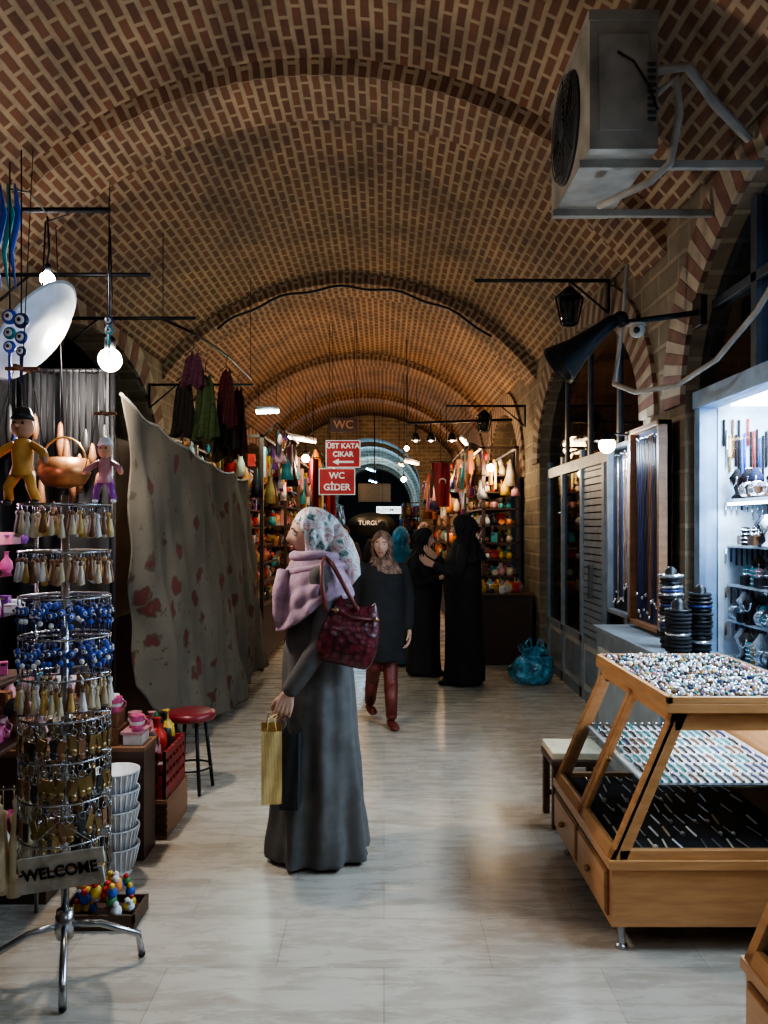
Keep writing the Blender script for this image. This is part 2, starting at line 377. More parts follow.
yc,ha=3.125,1.52
b.grid(lambda u,v:(X,yc+ha*math.cos(pi*u),2.34+1.0*math.sin(pi*u)*v),24,1,GLASSD,False)
for y in(2.3,3.1,3.9):
    h=2.3+1.04*math.sqrt(1-((y-yc)/ha)**2); b.bx(X-.03,X+.03,y-.03,y+.03,2.3,h,DKF)
b.bx(X-.03,X+.03,1.85,4.4,2.78,2.83,DKF)
b.build('window_2',bevel=.004)
SHW=mat('showcase_white_laminate',(.50,.58,.66),.35)
b=B()
b.bx(2.45,2.48,1.7,4.55,.8,2.3,SHW); b.bx(1.9,2.48,1.7,4.55,.80,.86,SHW); b.bx(1.9,2.48,1.7,4.55,2.3,2.34,SHW)
b.bx(1.9,2.48,4.55,4.58,.8,2.3,SHW)
SZ=[.86,1.062,1.262,1.482,1.742]
for z in SZ[1:]: b.bx(1.95,2.45,1.7,4.55,z-.012,z,SHW)
b.bx(1.95,2.2,1.8,4.5,2.265,2.295,EM('tube_cool',(.78,.9,1),14))
b.bx(1.93,1.96,1.8,4.5,1.705,1.722,EM('tube_cool2',(.78,.9,1),10))
for z in SZ:
    for row in(0,1,2):
      y=3.0 if row else 2.6
      while y<4.48:
        x=(U(1.96,2.03),U(2.09,2.18),U(2.24,2.38))[row]; k=random.choice('crdbkdd')
        if k=='c':
            for q in range(3): b.tube([(x+.035*math.cos(a*pi/6),y+.02*q,z+.045+.035*math.sin(a*pi/6)) for a in range(12)],.007,SILV,6,closed=True)
        elif k=='r':
            b.box((x,y,z+.03),(.10,.07,.05),random.choice([VELV,VELV,WHITE,BLUEV,PN['brown']])); 
            for q in range(5): b.sph((x-.04+.02*q,y,z+.062),.010,SILV,8)
        elif k=='d':
            b.lathe([(.03,0),(.03,.01),(.010,.03),(.026,.09),(.043,.115),(.018,.15),(.012,.165)],(x,y,z),random.choice([VELV,VELV,WHITE,BLUEV]),12)
            b.tube([(x-.02,y+.043*math.cos(a/8*pi),z+.12-.05*math.sin(a/8*pi)) for a in range(9)],.005,SILV,5)
        else:
            b.lathe([(.022,0),(.022,.1),(.0,.105)],(x,y,z),random.choice([VELV,PN['teal'],PN['rose'],PN['gold']]),10)
            for q in range(4): b.tube([(x+.026*math.cos(a*pi/5),y+.026*math.sin(a*pi/5),z+.02+.022*q) for a in range(10)],.005,SILV,5,closed=True)
        y+=U(.045,.075)
for i in range(30):
    x=1.93+.017*i; zt=U(2.08,2.2)
    b.tube([(x,4.54,zt),(x,4.54,zt-U(.14,.32))],.007,random.choice([SILV,VELV,VELV,PN['blue'],PN['brown'],PN['red'],PN['gold']]),5)
for zz in SZ[1:]:
    for i in range(16):
        x=1.94+.03*i; b.tube([(x,4.54,zz-.02),(x,4.54,zz-U(.06,.12))],.006,random.choice([VELV,SILV,PN['navy'],PN['brown']]),5)
sc=b.build('jewellery_showcase')
light('AREA',(2.1,3.2,2.24),110,(.64,.83,1),sc,.3,(0,0,0),'showcase_light',2.4)
light('AREA',(1.94,3.5,1.69),24,(.68,.85,1),sc,.05,(0,0,0),'shelf_light',2.0)
light('AREA',(1.98,3.2,2.1),24,(.58,.77,1),sc,1.8,(0,pi/2,0),'showcase_glow_light',.5)
b=B(); b.bx(1.42,1.72,4.0,5.35,0,.9,GREYF); b.bx(1.40,1.73,3.98,5.37,.9,.93,GREYF); b.bx(1.405,1.42,4.1,5.25,.1,.8,OFFW); b.build('shop_counter',bevel=.004)
for (x,y,h,r) in((1.56,4.35,.42,.058),(1.5,4.08,.27,.06),(1.62,4.1,.34,.055)):
    b=B(); b.lathe([(r*.9,0),(r*.9,.015),(r*.55,.02),(r*.55,h),(r*.2,h+.02)],(x,y,.93),BLK,16)
    z=.96
    while z<.93+h-.02:
        m=random.choice([VELV,PN['navy'],BLK,SILV,PN['black'],VELV,VELV]); rr=r*U(.85,1.05)
        b.tube([(x+rr*math.cos(a*pi/8),y+rr*math.sin(a*pi/8),z) for a in range(16)],.009,m,6,closed=True); z+=.02
    b.build('bracelet_stand')
def necklace_cab(x,y0,y1,z0,z1,m,sm,cols):
    b=B(); t=.03
    b.bx(x-.01,x+.02,y0,y1,z0,z1,sm)
    for ya,yb in((y0,y0+t),(y1-t,y1)): b.bx(x-.06,x+.02,ya,yb,z0,z1,m)
    for za,zb in((z0,z0+t),(z1-t,z1)): b.bx(x-.06,x+.02,y0,y1,za,zb,m)
    y=y0+t+.03
    while y<y1-t-.02:
        zt=z1-t-.04-U(0,.02); zb=z0+t+U(.03,.2); mm=random.choice(cols)
        pts=[(x-.022+.004*math.sin(z_*40),y,z_) for z_ in [zt-(zt-zb)*k/10 for k in range(11)]]
        b.tube(pts,.0055,mm,5); b.sph((x-.025,y,zb),.012,SILV,8)
        b.tube([(x-.022,y+.018,p[2]) for p in pts],.004,mm,5)
        b.sph((x-.022,y+.009,zt+.01),.008,SILV,6)
        y+=.034
    return b.build('necklace_display_cabinet',bevel=.003)
necklace_cab(1.68,4.72,5.30,.95,2.22,WOODM,BLUEV,[PN['black'],PN['navy'],PN['navy'],PN['brown'],PN['black'],PN['black']])
necklace_cab(1.73,5.46,6.0,.95,2.18,GREYF,VELV,[PN['black'],PN['navy'],PN['brown'],PN['black'],SILV])
# ------------------------------------------------------------ wooden display case (trapezoid)
def display_case(x0,y0,y1,x2,name='jewellery_display_case',goods=True):
    b=B(); xt=x0+.235; zb=.10; zm=.33; zt=.90; t=.045
    b.bx(x0,x2,y0,y1,zb,zm,WOOD)
    b.bx(x0-.012,x2,y0-.012,y1+.012,zm-.015,zm+.02,WOOD)
    b.bx(x0+.03,x2-.03,y0+.03,y1-.03,.085,.10,WOODD)
    ym=(y0+y1)/2
    for ya,yb in((y0+.03,ym-.015),(ym+.015,y1-.03)):
        b.bx(x0-.010,x0,ya,yb,.13,.30,WOODM); b.bx(x0-.018,x0-.008,ya+.012,yb-.012,.142,.288,WOOD)
        b.sph((x0-.03,(ya+yb)/2,.215),.014,BRASS,10); b.tube([(x0-.02,(ya+yb)/2,.215),(x0-.035,(ya+yb)/2,.215)],.006,BRASS)
    for ya,yb in((y0,y0+.028),(y1-.028,y1)):
        b.prism([(x0,zm+.02),(x0+t*1.3,zm+.02),(xt+t*1.15,zt),(xt,zt)],'y',ya,yb,WOOD)
        b.bx(x0+.03,x2,ya,yb,zm+.02,zm+.055,WOOD)
        b.bx(xt,x2,ya,yb,zt-.07,zt,WOOD)
        b.bx(x2-t,x2,ya,yb,zm,zt,WOOD)
    for yy in(y0+.014,y1-.014):
        b.prism([(x0+.05,zm+.05),(x2-t,zm+.05),(x2-t,zt-.06),(xt+.04,zt-.06)],'y',yy-.002,yy+.002,GLASS)
    def sl(ya,yb,a,c,m,th=.02,off=0):
        def p(f,o): return (x0+(xt-x0)*f+o,zm+.02+(zt-zm-.02)*f)
        q=[p(a,off),p(a,off+th),p(c,off+th),p(c,off)]
        b.prism(q,'y',ya,yb,m)
    for ya,yb in((y0+.0,ym-.004),(ym+.004,y1)):
        sl(ya,ya+.04,0,1,WOOD,.022,-.006); sl(yb-.04,yb,0,1,WOOD,.022,-.006)
        sl(ya,yb,0,.07,WOOD,.022,-.006); sl(ya,yb,.93,1,WOOD,.022,-.006)
        sl(ya+.04,yb-.04,.07,.93,GLASS,.004,.002)
    b.sph((x0+.11,ym-.05,.6),.012,BRASS,8)
    b.bx(xt-.035,x2+.01,y0-.025,y1+.02,zt,zt+.035,WOOD)
    for a in((xt-.035,xt-.015,y0-.025,y1+.02),(x2-.01,x2+.01,y0-.025,y1+.02),(xt-.035,x2+.01,y0-.025,y0-.005),(xt-.035,x2+.01,y1,y1+.02)):
        b.bx(a[0],a[1],a[2],a[3],zt+.035,zt+.06,WOOD)
    xs=x0+.13; b.bx(xs,x2-.03,y0+.03,y1-.03,.60,.612,GLASS); b.bx(xs+.01,x2-.05,y0+.05,y1-.05,.612,.622,WHITE)
    b.bx(x0+.04,x2-.03,y0+.03,y1-.03,zm+.02,zm+.035,VELV)
    b.bx(x2-.03,x2,y0+.03,y1-.03,zm,zt,WOOD)
    for (lx,ly) in((x0+.05,y0+.05),(x0+.05,y1-.05),(x2-.05,y0+.05),(x2-.05,y1-.05)):
        b.lathe([(.024,0),(.024,.012),(.015,.02),(.015,.09)],(lx,ly,0),CHROME,12)
    if goods:
        cs=[PN['white'],SILV,SILV,PN['navy'],PN['white'],PN['brown'],PN['teal'],PN['gold'],PN['rose'],PN['black'],SILV,PN['white'],PN['brown'],SILV,PN['black']]
        b.bx(xt-.01,x2-.01,y0-.0,y1-.0,zt+.035,zt+.04,VELV)
        xx=xt
        while xx<x2-.02:
            yy=y0+.01
            while yy<y1-.01:
                b.sph((xx+U(-.006,.006),yy+U(-.006,.006),zt+.048+U(0,.016)),U(.006,.011),random.choice(cs),6); yy+=.021
            xx+=.021
        for r in range(int((y1-y0-.14)/.13)+1):
            yy=y0+.09+.13*r
            xx=xs+.04
            while xx<x2-.08:
                m=random.choice([PN['teal'],PN['navy'],PN['black'],PN['black'],PN['teal'],PN['brown']])
                b.tube([(xx,yy-.05,.628),(xx+.004,yy,.63),(xx,yy+.045,.628)],.006,m,5); b.sph((xx,yy+.045,.63),.009,SILV,6); xx+=.034
            xx=x0+.08
            while xx<x2-.08:
                if R()<.75:
                    m=random.choice([SILV,PN['cream'],SILV,PN['white']])
                    b.box((xx,yy,.373),(.007,.1,.006),m,Matrix.Rotation(U(-.15,.15),3,'Z'))
                    if R()<.35: b.sph((xx,yy-.04,.378),.011,m,6)
                xx+=.05
    o=b.build(name,bevel=.0025)
    return o
dc=display_case(.845,2.97,3.93,1.66)
light('AREA',(1.38,3.45,.885),6,(.85,.93,1),dc,.35,(0,0,0),'case_strip_light',.8)
display_case(1.04,1.0,2.30,1.72)
b=B()
for x in(.90,1.14):
    for y in(4.2,4.44): b.bx(x-.018,x+.018,y-.018,y+.018,0,.36,WOODD)
b.bx(.875,1.165,4.175,4.465,.33,.365,WOODD); b.bx(.88,1.16,4.18,4.46,.365,.405,PN['cream'])
for y in(4.2,4.44): b.bx(.90,1.14,y-.01,y+.01,.1,.13,WOODD)
b.build('low_cushioned_stool',bevel=.006)
# ------------------------------------------------------------ AC unit
b=B(); x0,x1,y0,y1,z0,z1=.90,1.2,3.5,4.3,3.24,3.84
AC=mat('aged_white_metal_casing',(.22,.20,.165),.55,0,.35,5); ACD=mat('ac_grille_dark',(.025,.025,.025),.6)
b.bx(x0,x1,y0,y1,z0,z1,AC); b.bx(x0-.006,x1+.004,y0-.006,y1+.006,z1-.04,z1+.008,AC); b.bx(x0+.04,x1-.04,y0-.008,y0,z0+.08,z1-.1,AC)
fy,fz=y0+.42,z0+.29
rotx=Matrix.Rotation(-pi/2,3,'Y')
b.lathe([(.255,0),(.255,.012),(.24,.018)],(x0-.001,fy,fz),ACD,32,rotx)
for r in(.06,.09,.12,.15,.18,.21,.24): b.tube([(x0-.028,fy+r*math.cos(a*pi/16),fz+r*math.sin(a*pi/16)) for a in range(32)],.003,ACD,5,closed=True)
for a in range(8): b.tube([(x0-.026,fy,fz),(x0-.026,fy+.25*math.cos(a*pi/4),fz+.25*math.sin(a*pi/4))],.004,ACD,5)
for a in range(5):
    t=a*2*pi/5; b.box((x0-.02,fy+.12*math.cos(t),fz+.12*math.sin(t)),(.006,.17,.07),BLK,Matrix.Rotation(t,3,'X'))
b.lathe([(.05,0),(.05,.03),(.0,.04)],(x0-.005,fy,fz),ACD,16,rotx)
for i in range(9): b.bx(x1-.05,x1-.012,y0-.012,y0-.006,z0+.12+i*.03,z0+.135+i*.03,ACD)
b.tube([(1.02,3.49,3.66),(1.08,3.46,3.60),(1.15,3.47,3.50),(1.19,3.48,3.4)],.006,BLK,5)
for y in(3.62,4.18):
    b.bx(x0-.02,XR-.035,y-.016,y+.016,z0-.035,z0,AC)
b.tube([(1.2,3.55,3.5),(1.28,3.5,3.55),(1.3,3.52,3.4),(1.27,3.55,3.2),(1.2,3.6,3.14),(1.1,3.7,3.12),(1.05,3.9,3.15)],.018,CABW,8)
b.tube([(1.2,3.53,3.6),(1.33,3.5,3.60),(1.5,3.6,3.48),(1.69,3.7,3.38)],.022,CABW,8)
b.build('air_conditioner',bevel=.008)
b=B(); pts=[(1.28,4.45,2.38),(1.35,4.3,2.31),(1.5,4.1,2.31),(1.62,3.9,2.4),(1.68,3.6,2.56),(1.70,3.2,2.8)]
b.tube(pts,.014,CABW,8); b.tube([(1.36,4.47,3.05),(1.34,4.5,2.7),(1.28,4.45,2.38)],.012,CABW,8); b.build('electrical_cable')
b=B(); b.tube([(1.71,4.3,2.74),(1.27,4.3,2.68)],.016,BLK,8); 
prof=[(.02,0),(.04,.03),(.045,.12),(.075,.28),(.115,.40),(.12,.41),(.10,.40),(.04,.2)]
d=Vector((-.40,0,-.33)).normalized(); q=Vector((0,0,1)).rotation_difference(d).to_matrix()
b.lathe(prof,(1.25,4.3,2.71),BLK,20,q); b.sph((1.27,4.3,2.70),.045,BLK,12); b.bx(1.68,1.715,4.24,4.36,2.66,2.82,BLK)
b.build('black_floodlight',bevel=.003)
b=B(); b.tube([(1.34,4.22,2.70),(1.34,4.22,2.64)],.012,BLK,8); b.sph((1.33,4.2,2.62),.042,CABW,14); b.lathe([(.045,0),(.045,.012),(.02,.016)],(1.33,4.2,2.64),CABW,14); b.sph((1.315,4.165,2.61),.018,BLK,10); b.build('security_camera')
def spotlamp(name,loc,wall,e,col,es=30,r=.035,kind='POINT'):
    b=B(); x,y,z=loc; b.tube([(wall,y,z+.06),(x,y,z+.07)],.008,BLK,6); b.lathe([(r*.4,.07),(r*.8,.04),(r*.85,0.02)],loc,BLK,14); b.sph((x,y,z-.005),(r,r,r),EM('lamp_glow_%s'%name,col,es),14)
    o=b.build(name); light(kind,(x,y,z-.08),e,col,o,.04); return o
spotlamp('shop_spot_lamp',(1.50,5.38,2.14),XR-.01,24,(.75,.88,1),130,.055)
def lantern(loc,s=1,glow=None):
    b=B(); x,y,z=loc
    b.lathe([(.0,.13*s),(.03*s,.11*s),(.085*s,.06*s),(.09*s,.05*s)],loc,BLK,6)
    b.lathe([(.05*s,-.12*s),(.055*s,-.11*s),(.03*s,-.13*s)],loc,BLK,6)
    for k in range(6):
        a=k*pi/3; b.tube([(x+.085*s*math.cos(a),y+.085*s*math.sin(a),z+.05*s),(x+.052*s*math.cos(a),y+.052*s*math.sin(a),z-.11*s)],.006*s,BLK,5)
    b.lathe([(.045*s,-.105*s),(.075*s,.05*s)],loc,glow or GLASSD,6)
    b.tube([(x,y,z+.12*s),(x,y,z+.145*s)],.005*s,BLK,5)
    return b.build('hanging_lantern')
lantern((1.39,6.0,3.24),1.2)
lantern((1.2,9.6,2.85),1.1)
def bar(x0,x1,y,z,scr=True):
    b=B(); b.tube([(x0,y,z),(x1,y,z)],.014,BLK,8)
    s=1 if x1>x0 else -1
    b.tube([(x1,y,z-.25),(x1-s*.3,y,z)],.009,BLK,6)
    b.box((x1-s*.012,y,z-.12),(.02,.06,.24),BLK)
    return b.build('iron_bracket')
bar(.68,1.69,6.0,3.43); bar(.75,1.70,9.6,3.03)
bar(-1.3,-2.51,3.8,3.09); bar(-1.46,-2.51,5.0,3.16); bar(-1.46,-2.51,6.2,3.2); bar(-1.4,-2.51,8.55,3.1)
b=B(); rr=RV-.16; pts=[]
for i in range(30):
    a=-.62+1.30*i/29; sag=.05*math.sin(i*1.1); pts.append((CX+(rr+.0)*math.sin(a),9.15,Z0+(rr-.02)*math.cos(a)+sag*.4))
b.tube(pts,.015,BLK,6)
b.build('electrical_cable')
# ------------------------------------------------------------ lamps
def bulb(loc,top,e,col,name='hanging_bulb',r=.04,es=60,kind='POINT'):
    b=B(); x,y,z=loc; b.tube([(x,y,top),(x+.01,y,(top+z)/2),(x,y,z+r*2)],.005,BLK,5); b.lathe([(r*.45,r*1.0),(r*.5,r*1.8),(r*.2,r*2.1)],loc,BLK,12); b.sph(loc,r,EM('glow_'+name+str(es),col,es),14)
    o=b.build(name); light(kind,(x,y,z-r*1.6),e,col,o,.05); return o
bulb((-1.37,4.0,2.42),3.08,78,(1,.90,.78),es=300,r=.058)
bulb((-1.62,3.85,2.78),3.08,10,(.8,.9,1),'hanging_bulb',.035,120)
def tube_lamp(loc,dirv,l,e,col,top,es=30):
    b=B(); c=Vector(loc); d=Vector(dirv).normalized()*l/2
    b.tube([c-d,c+d],.022,EM('tube_glow_%d_%d'%(int(col[0]*100),es),col,es),10); b.tube([c-d+Vector((0,0,.03)),c+d+Vector((0,0,.03))],.03,WHITE,8)
    for s in(-.8,.8): b.tube([c+d*s+Vector((0,0,.03)),(c+d*s).to_tuple()[:2]+(top,)],.004,BLK,5)
    o=b.build('fluorescent_lamp'); light('POINT',(c.x,c.y,c.z-.08),e,col,o,.15); return o
tube_lamp((-1.23,8.45,2.80),(1,.5,.1),.24,18,(.7,1,.85),3.08,60)
tube_lamp((-1.15,11.2,2.80),(1,2,.0),.7,36,(1,.76,.48),3.6,14)
tube_lamp((.45,13.0,2.62),(.4,1,0),.6,60,(1,.57,.25),4.0,12)
tube_lamp((-.95,15.5,2.9),(.4,1,0),.6,80,(1,.54,.23),3.6,12)
tube_lamp((1.1,11.0,2.75),(.2,1,0),.7,48,(1,.63,.3),3.3,14)
tube_lamp((.4,18.5,3.0),(.2,1,0),.6,70,(1,.58,.28),4.0,12)
tube_lamp((-.4,24.5,3.3),(.2,1,0),1.2,200,(.30,.68,1),3.8,16)
tube_lamp((-.4,29.0,3.2),(.2,1,0),1.2,200,(.45,.75,1),3.8,16)
for (x,y,e,c) in((-.9,.6,26,(.80,.90,1)),(.9,-.3,22,(.8,.9,1))):  # added fill lamps, unseen overhead, to brighten near floor and display case
    b=B(); b.tube([(x,y,3.9),(x,y,3.2)],.006,BLK,6); b.lathe([(.03,.14),(.19,.0),(.20,-.03),(.185,-.03)],(x,y,3.12),BLK,20); b.sph((x,y,3.12),.05,EM('fill_lamp_glow',(.85,.92,1),20),12)
    o=b.build('unseen_fill_lamp'); light('POINT',(x,y,3.02),e,c,o,.1)
b=B(); q=Vector((0,0,1)).rotation_difference(Vector((.81,.03,-.60)).normalized()).to_matrix()
b.lathe([(.0,.02),(.1,.012),(.2,-.0),(.25,-.03),(.255,-.03),(.2,-.01),(.1,.0)],(-1.46,3.4,2.4),mat('white_dish_acrylic',(.52,.60,.70),.35,es=.15),36,q)
b.tube([(-1.46,3.4,2.4),(-1.46,3.45,2.9),(-1.5,3.8,3.07)],.004,BLK,5); b.build('hanging_disc_shade')
def charm(x,y,z,zt,cols,rs):
    b=B(); b.tube([(x,y,zt),(x,y,z)],.003,BLK,4); k=z
    for c,r in zip(cols,rs):
        b.sph((x,y,k),(r,r*.6,r),c,14); b.sph((x,y-r*.5,k),(r*.6,r*.25,r*.6),PN['white'],10); b.sph((x,y-r*.65,k),(r*.3,r*.2,r*.3),PN['black'],8); k-=r*2.1
    b.tube([(x,y,k+.05),(x,y,k-.08)],.006,c,5); b.build('evil_eye_charm')
charm(-1.45,3.1,2.40,3.0,[PN['blue'],PN['teal'],PN['blue']],[.03,.025,.025])
charm(-1.36,3.0,2.36,3.0,[PN['navy'],PN['blue'],PN['navy']],[.03,.025,.02])
charm(-1.22,3.55,2.50,3.05,[PN['navy'],PN['teal']],[.02,.02])
b=B()
for i,(x,m) in enumerate(((-1.5,PN['blue']),(-1.53,PN['teal']),(-1.56,PN['blue']))):
    b.tube([(x,3.25,2.98),(x+.02,3.24,2.85),(x-.01,3.24,2.7),(x+.01,3.24,2.55)],[.004,.014,.010,.002],m,6)
b.tube([(-1.53,3.25,2.96),(-1.55,3.5,3.05),(-1.6,3.8,3.07)],.004,BLK,5)
b.build('ribbon_tassel')
def puppet(x,y,z,s,shirt,trous,hat,top):
    b=B(); q=lambda a,c,d:(x+a*s,y+c*s,z+d*s)
    pw=mat('puppet_wood',(.60,.30,.17),.5)
    b.sph(q(0,0,.36),(.052*s,.05*s,.058*s),pw,14); b.lathe([(.055*s,.395*s),(.045*s,.42*s),(.034*s,.45*s),(.0,.46*s)],(x,y,z),hat,14)
    b.tube([q(0,-.045,.36),q(0,-.085,.36)],.008*s,pw); b.sph(q(-.02,-.046,.375),.008*s,PN['black'],6); b.sph(q(.02,-.046,.375),.008*s,PN['black'],6)
    b.lathe([(.0,.31*s),(.035*s,.30*s),(.05*s,.24*s),(.045*s,.18*s),(.06*s,.13*s),(.0,.12*s)],(x,y,z),shirt,14)
    for sg in(-1,1):
        b.tube([q(sg*.04,0,.28),q(sg*.10,-.01,.24),q(sg*.125,-.05,.21)],[.018*s,.021*s,.022*s],shirt,8); b.sph(q(sg*.13,-.055,.20),.018*s,pw,8)
        b.tube([q(sg*.03,0,.14),q(sg*.055,-.03,.07),q(sg*.065,0,.015)],[.030*s,.024*s,.024*s],trous,8); b.sph(q(sg*.065,-.02,.0),(.02*s,.036*s,.016*s),hat,8)
        b.tube([q(sg*.13,-.05,.21),(x+sg*.03,y,top)],.0015,BLK,4)
    b.tube([q(0,0,.46),(x,y,top)],.0015,BLK,4); b.box((x,y,top),(.16*s,.02*s,.012),WOODM); b.box((x,y,top),(.02*s,.16*s,.012),WOODM); b.tube([(x,y,top),(x-.05,y+.2,3.05)],.002,BLK,4)
    b.build('marionette_puppet')
PY=mat('puppet_yellow_costume',(.70,.33,.06),.6)
puppet(-1.31,2.9,1.675,.76,PY,PY,PN['black'],2.16)
puppet(-1.115,3.2,1.69,.56,PN['rose'],PN['purple'],PN['white'],2.04)
# ------------------------------------------------------------ keychain rack
b=B(); x,y=-1.14,2.86
b.tube([(x,y,.1),(x,y,1.70)],.014,CHROME,10)
b.tube([(x,y,.22),(x,y,.12)],.03,CHROME,12)
for a in(20,110,200,290):
    a=math.radians(a); r=.25; b.tube([(x,y,.17),(x+.12*math.cos(a),y+.12*math.sin(a),.15),(x+r*math.cos(a),y+r*math.sin(a),.09),(x+r*1.05*math.cos(a),y+r*1.05*math.sin(a),.012)],.013,CHROME,8)
    b.sph((x+r*1.05*math.cos(a),y+r*1.05*math.sin(a),.014),.014,BLK,8)
tiers=[(1.665,'w'),(1.50,'w'),(1.34,'e'),(1.20,'e'),(1.06,'w'),(.92,'k'),(.78,'k'),(.64,'k'),(.50,'k')]
for z,k in tiers:
    rr=.155
    b.tube([(x+rr*math.cos(a*pi/12),y+rr*math.sin(a*pi/12),z) for a in range(24)],.004,CHROME,5,closed=True)
    for a in range(4): b.tube([(x,y,z),(x+rr*math.cos(a*pi/2+.3),y+rr*math.sin(a*pi/2+.3),z)],.004,CHROME,5)
    n=30
    for i in range(n):
        a=2*pi*i/n+U(-.05,.05)
        for ro in((rr,.10) if i%2 else (rr,)):
            px,py=x+ro*math.cos(a),y+ro*math.sin(a); l=U(.02,.04)
            b.tube([(px,py,z),(px,py,z-l)],.0015,CHROME,4)
            if k=='w':
                m=random.choice([PN['cream'],PN['cream'],PN['gold'],PN['white'],PN['cream'],PN['brown']])
                b.lathe([(.0,0),(.006,-.005),(.005,-.02),(.011,-.055),(.013,-.075),(.0,-.08)],(px,py,z-l),m,7); b.sph((px,py,z-l-.005),.009,random.choice([PN['brown'],m]),6)
            elif k=='e':
                m=random.choice([PN['blue'],PN['navy'],PN['navy'],PN['blue']]); rot=Matrix.Rotation(a,3,'Z')
                b.sph((px,py,z-l-.02),(.010,.014,.014),m,8,rot); b.sph((px+.008*math.cos(a),py+.008*math.sin(a),z-l-.02),(.006,.007,.007),PN['white'],6,rot); b.sph((px+.013*math.cos(a),py+.013*math.sin(a),z-l-.02),(.004,.004,.004),PN['black'],6,rot)
                b.sph((px,py,z-l-.055),.010,random.choice([PN['white'],PN['blue'],PN['navy'],PN['navy']]),6); b.tube([(px,py,z-l-.06),(px,py,z-l-.09)],.003,PN['navy'],4)
            else:
                m=random.choice([BRASS,BRASS,BRASS,PN['brown'],PN['black'],PN['black']]); rot=Matrix.Rotation(a,3,'Z')
                b.tube([(px+.012*math.cos(t*pi/4)*-math.sin(a),py+.012*math.cos(t*pi/4)*math.cos(a),z-l-.012+.012*math.sin(t*pi/4)) for t in range(8)],.0018,CHROME,4,closed=True)
                b.box((px,py,z-l-.05),(.005,.024,.045),m,rot@Matrix.Rotation(U(-.4,.4),3,'X')); b.sph((px,py,z-l-.08),(.006,.014,.014),m,8,rot)
b.tube([(-1.40,2.82,.66),(-1.14,2.86,.66)],.005,CHROME,5)
for i in range(9):
    px=-1.39+.017*i+U(-.01,.01); py=2.82+U(-.03,.05); zo=U(-.05,.05)
    b.lathe([(.0,.60),(.016,.585),(.010,.55),(.022,.42),(.026,.30),(.0,.30)],(px,py,zo),PN['cream'],10)
    b.tube([(px,py,.66),(px,py,.58+zo)],.002,PN['cream'],4)
rk=b.build('keychain_display_rack')
b=B(); rs=Matrix.Rotation(math.radians(-9),3,'Y')
WS=mat('whitewashed_board',(.42,.38,.32),.7,0,.3,20)
b.box((-1.075,2.665,.41),(.29,.012,.055),WS,rs); b.box((-1.075,2.665,.475),(.29,.012,.05),WS,rs)
b.tube([(-1.20,2.67,.50),(-1.09,2.68,.60),(-.96,2.67,.53)],.003,CHROME,5)
ws=b.build('welcome_sign',bevel=.002); text('WELCOME',.052,(-1.075,2.655,.443),(pi/2,math.radians(-9),0),BLK,ws,bold=.0012)
b=B()
for i in range(30):
    px,py=U(-1.25,-1.02),U(3.17,3.30); m=random.choice([PN['red'],PN['yellow'],PN['blue'],PN['green'],PN['white'],PN['orange']]); r=U(.016,.026); lv=random.choice([0,1,2])
    zz=.03+r+lv*.04; b.sph((px,py,zz),(r,r,r*1.1),m,10); b.sph((px,py-r*.3,zz+r*1.3),r*.6,random.choice([PN['yellow'],PN['red'],PN['white']]),8); b.sph((px-.01,py-r*.85,zz+r*1.3),r*.14,PN['black'],6)
b.bx(-1.29,-.98,3.14,3.33,.0,.03,WOODD); 
for a in((-1.29,-.98,3.14,3.15),(-1.29,-.98,3.32,3.33),(-1.29,-1.28,3.14,3.33),(-.99,-.98,3.14,3.33)): b.bx(*a,.03,.06,WOODD)
b.build('wooden_toy_figures_tray')
# ------------------------------------------------------------ goods helper
def item(b,x,y,z,s=1,cols=PAL,kinds='cbopd'):
    m=random.choice(cols); m2=random.choice(cols); k=random.choice(kinds)
    if k=='c':
        b.lathe([(.028*s,0),(.034*s,.02*s),(.038*s,.08*s),(.034*s,.08*s),(.03*s,.012*s)],(x,y,z),m,12); b.tube([(x+.036*s,y,z+.065*s),(x+.058*s,y,z+.05*s),(x+.055*s,y,z+.03*s),(x+.033*s,y,z+.02*s)],.005*s,m,5); return
    if k=='b':
        w,d,h=U(.05,.1)*s,U(.04,.08)*s,U(.04,.11)*s; b.box((x,y,z+h/2),(w,d,h),m,Matrix.Rotation(U(-.4,.4),3,'Z')); b.box((x,y,z+h*.8),(w*1.03,d*1.03,h*.15),m2,Matrix.Rotation(0,3,'Z')); return
    if k=='o':
        b.lathe([(.025*s,0),(.04*s,.03*s),(.035*s,.07*s),(.012*s,.1*s),(.012*s,.13*s),(.018*s,.135*s)],(x,y,z),m,12); return
    if k=='p':
        q=Matrix.Rotation(U(1.1,1.4),3,'X'); b.lathe([(0,0),(.03*s,0),(.055*s,.012*s),(.052*s,.014*s)],(x,y,z+.055*s),m,14,q); b.lathe([(0,.004),(.03*s,.006*s)],(x,y-.004,z+.055*s),m2,10,q); return
    b.lathe([(.03*s,0),(.035*s,.03*s),(.02*s,.07*s),(.0,.075*s)],(x,y,z),m,10); b.sph((x,y,z+.09*s),.022*s,m2,8); b.lathe([(.024*s,.1*s),(.0,.13*s)],(x,y,z),m,8)
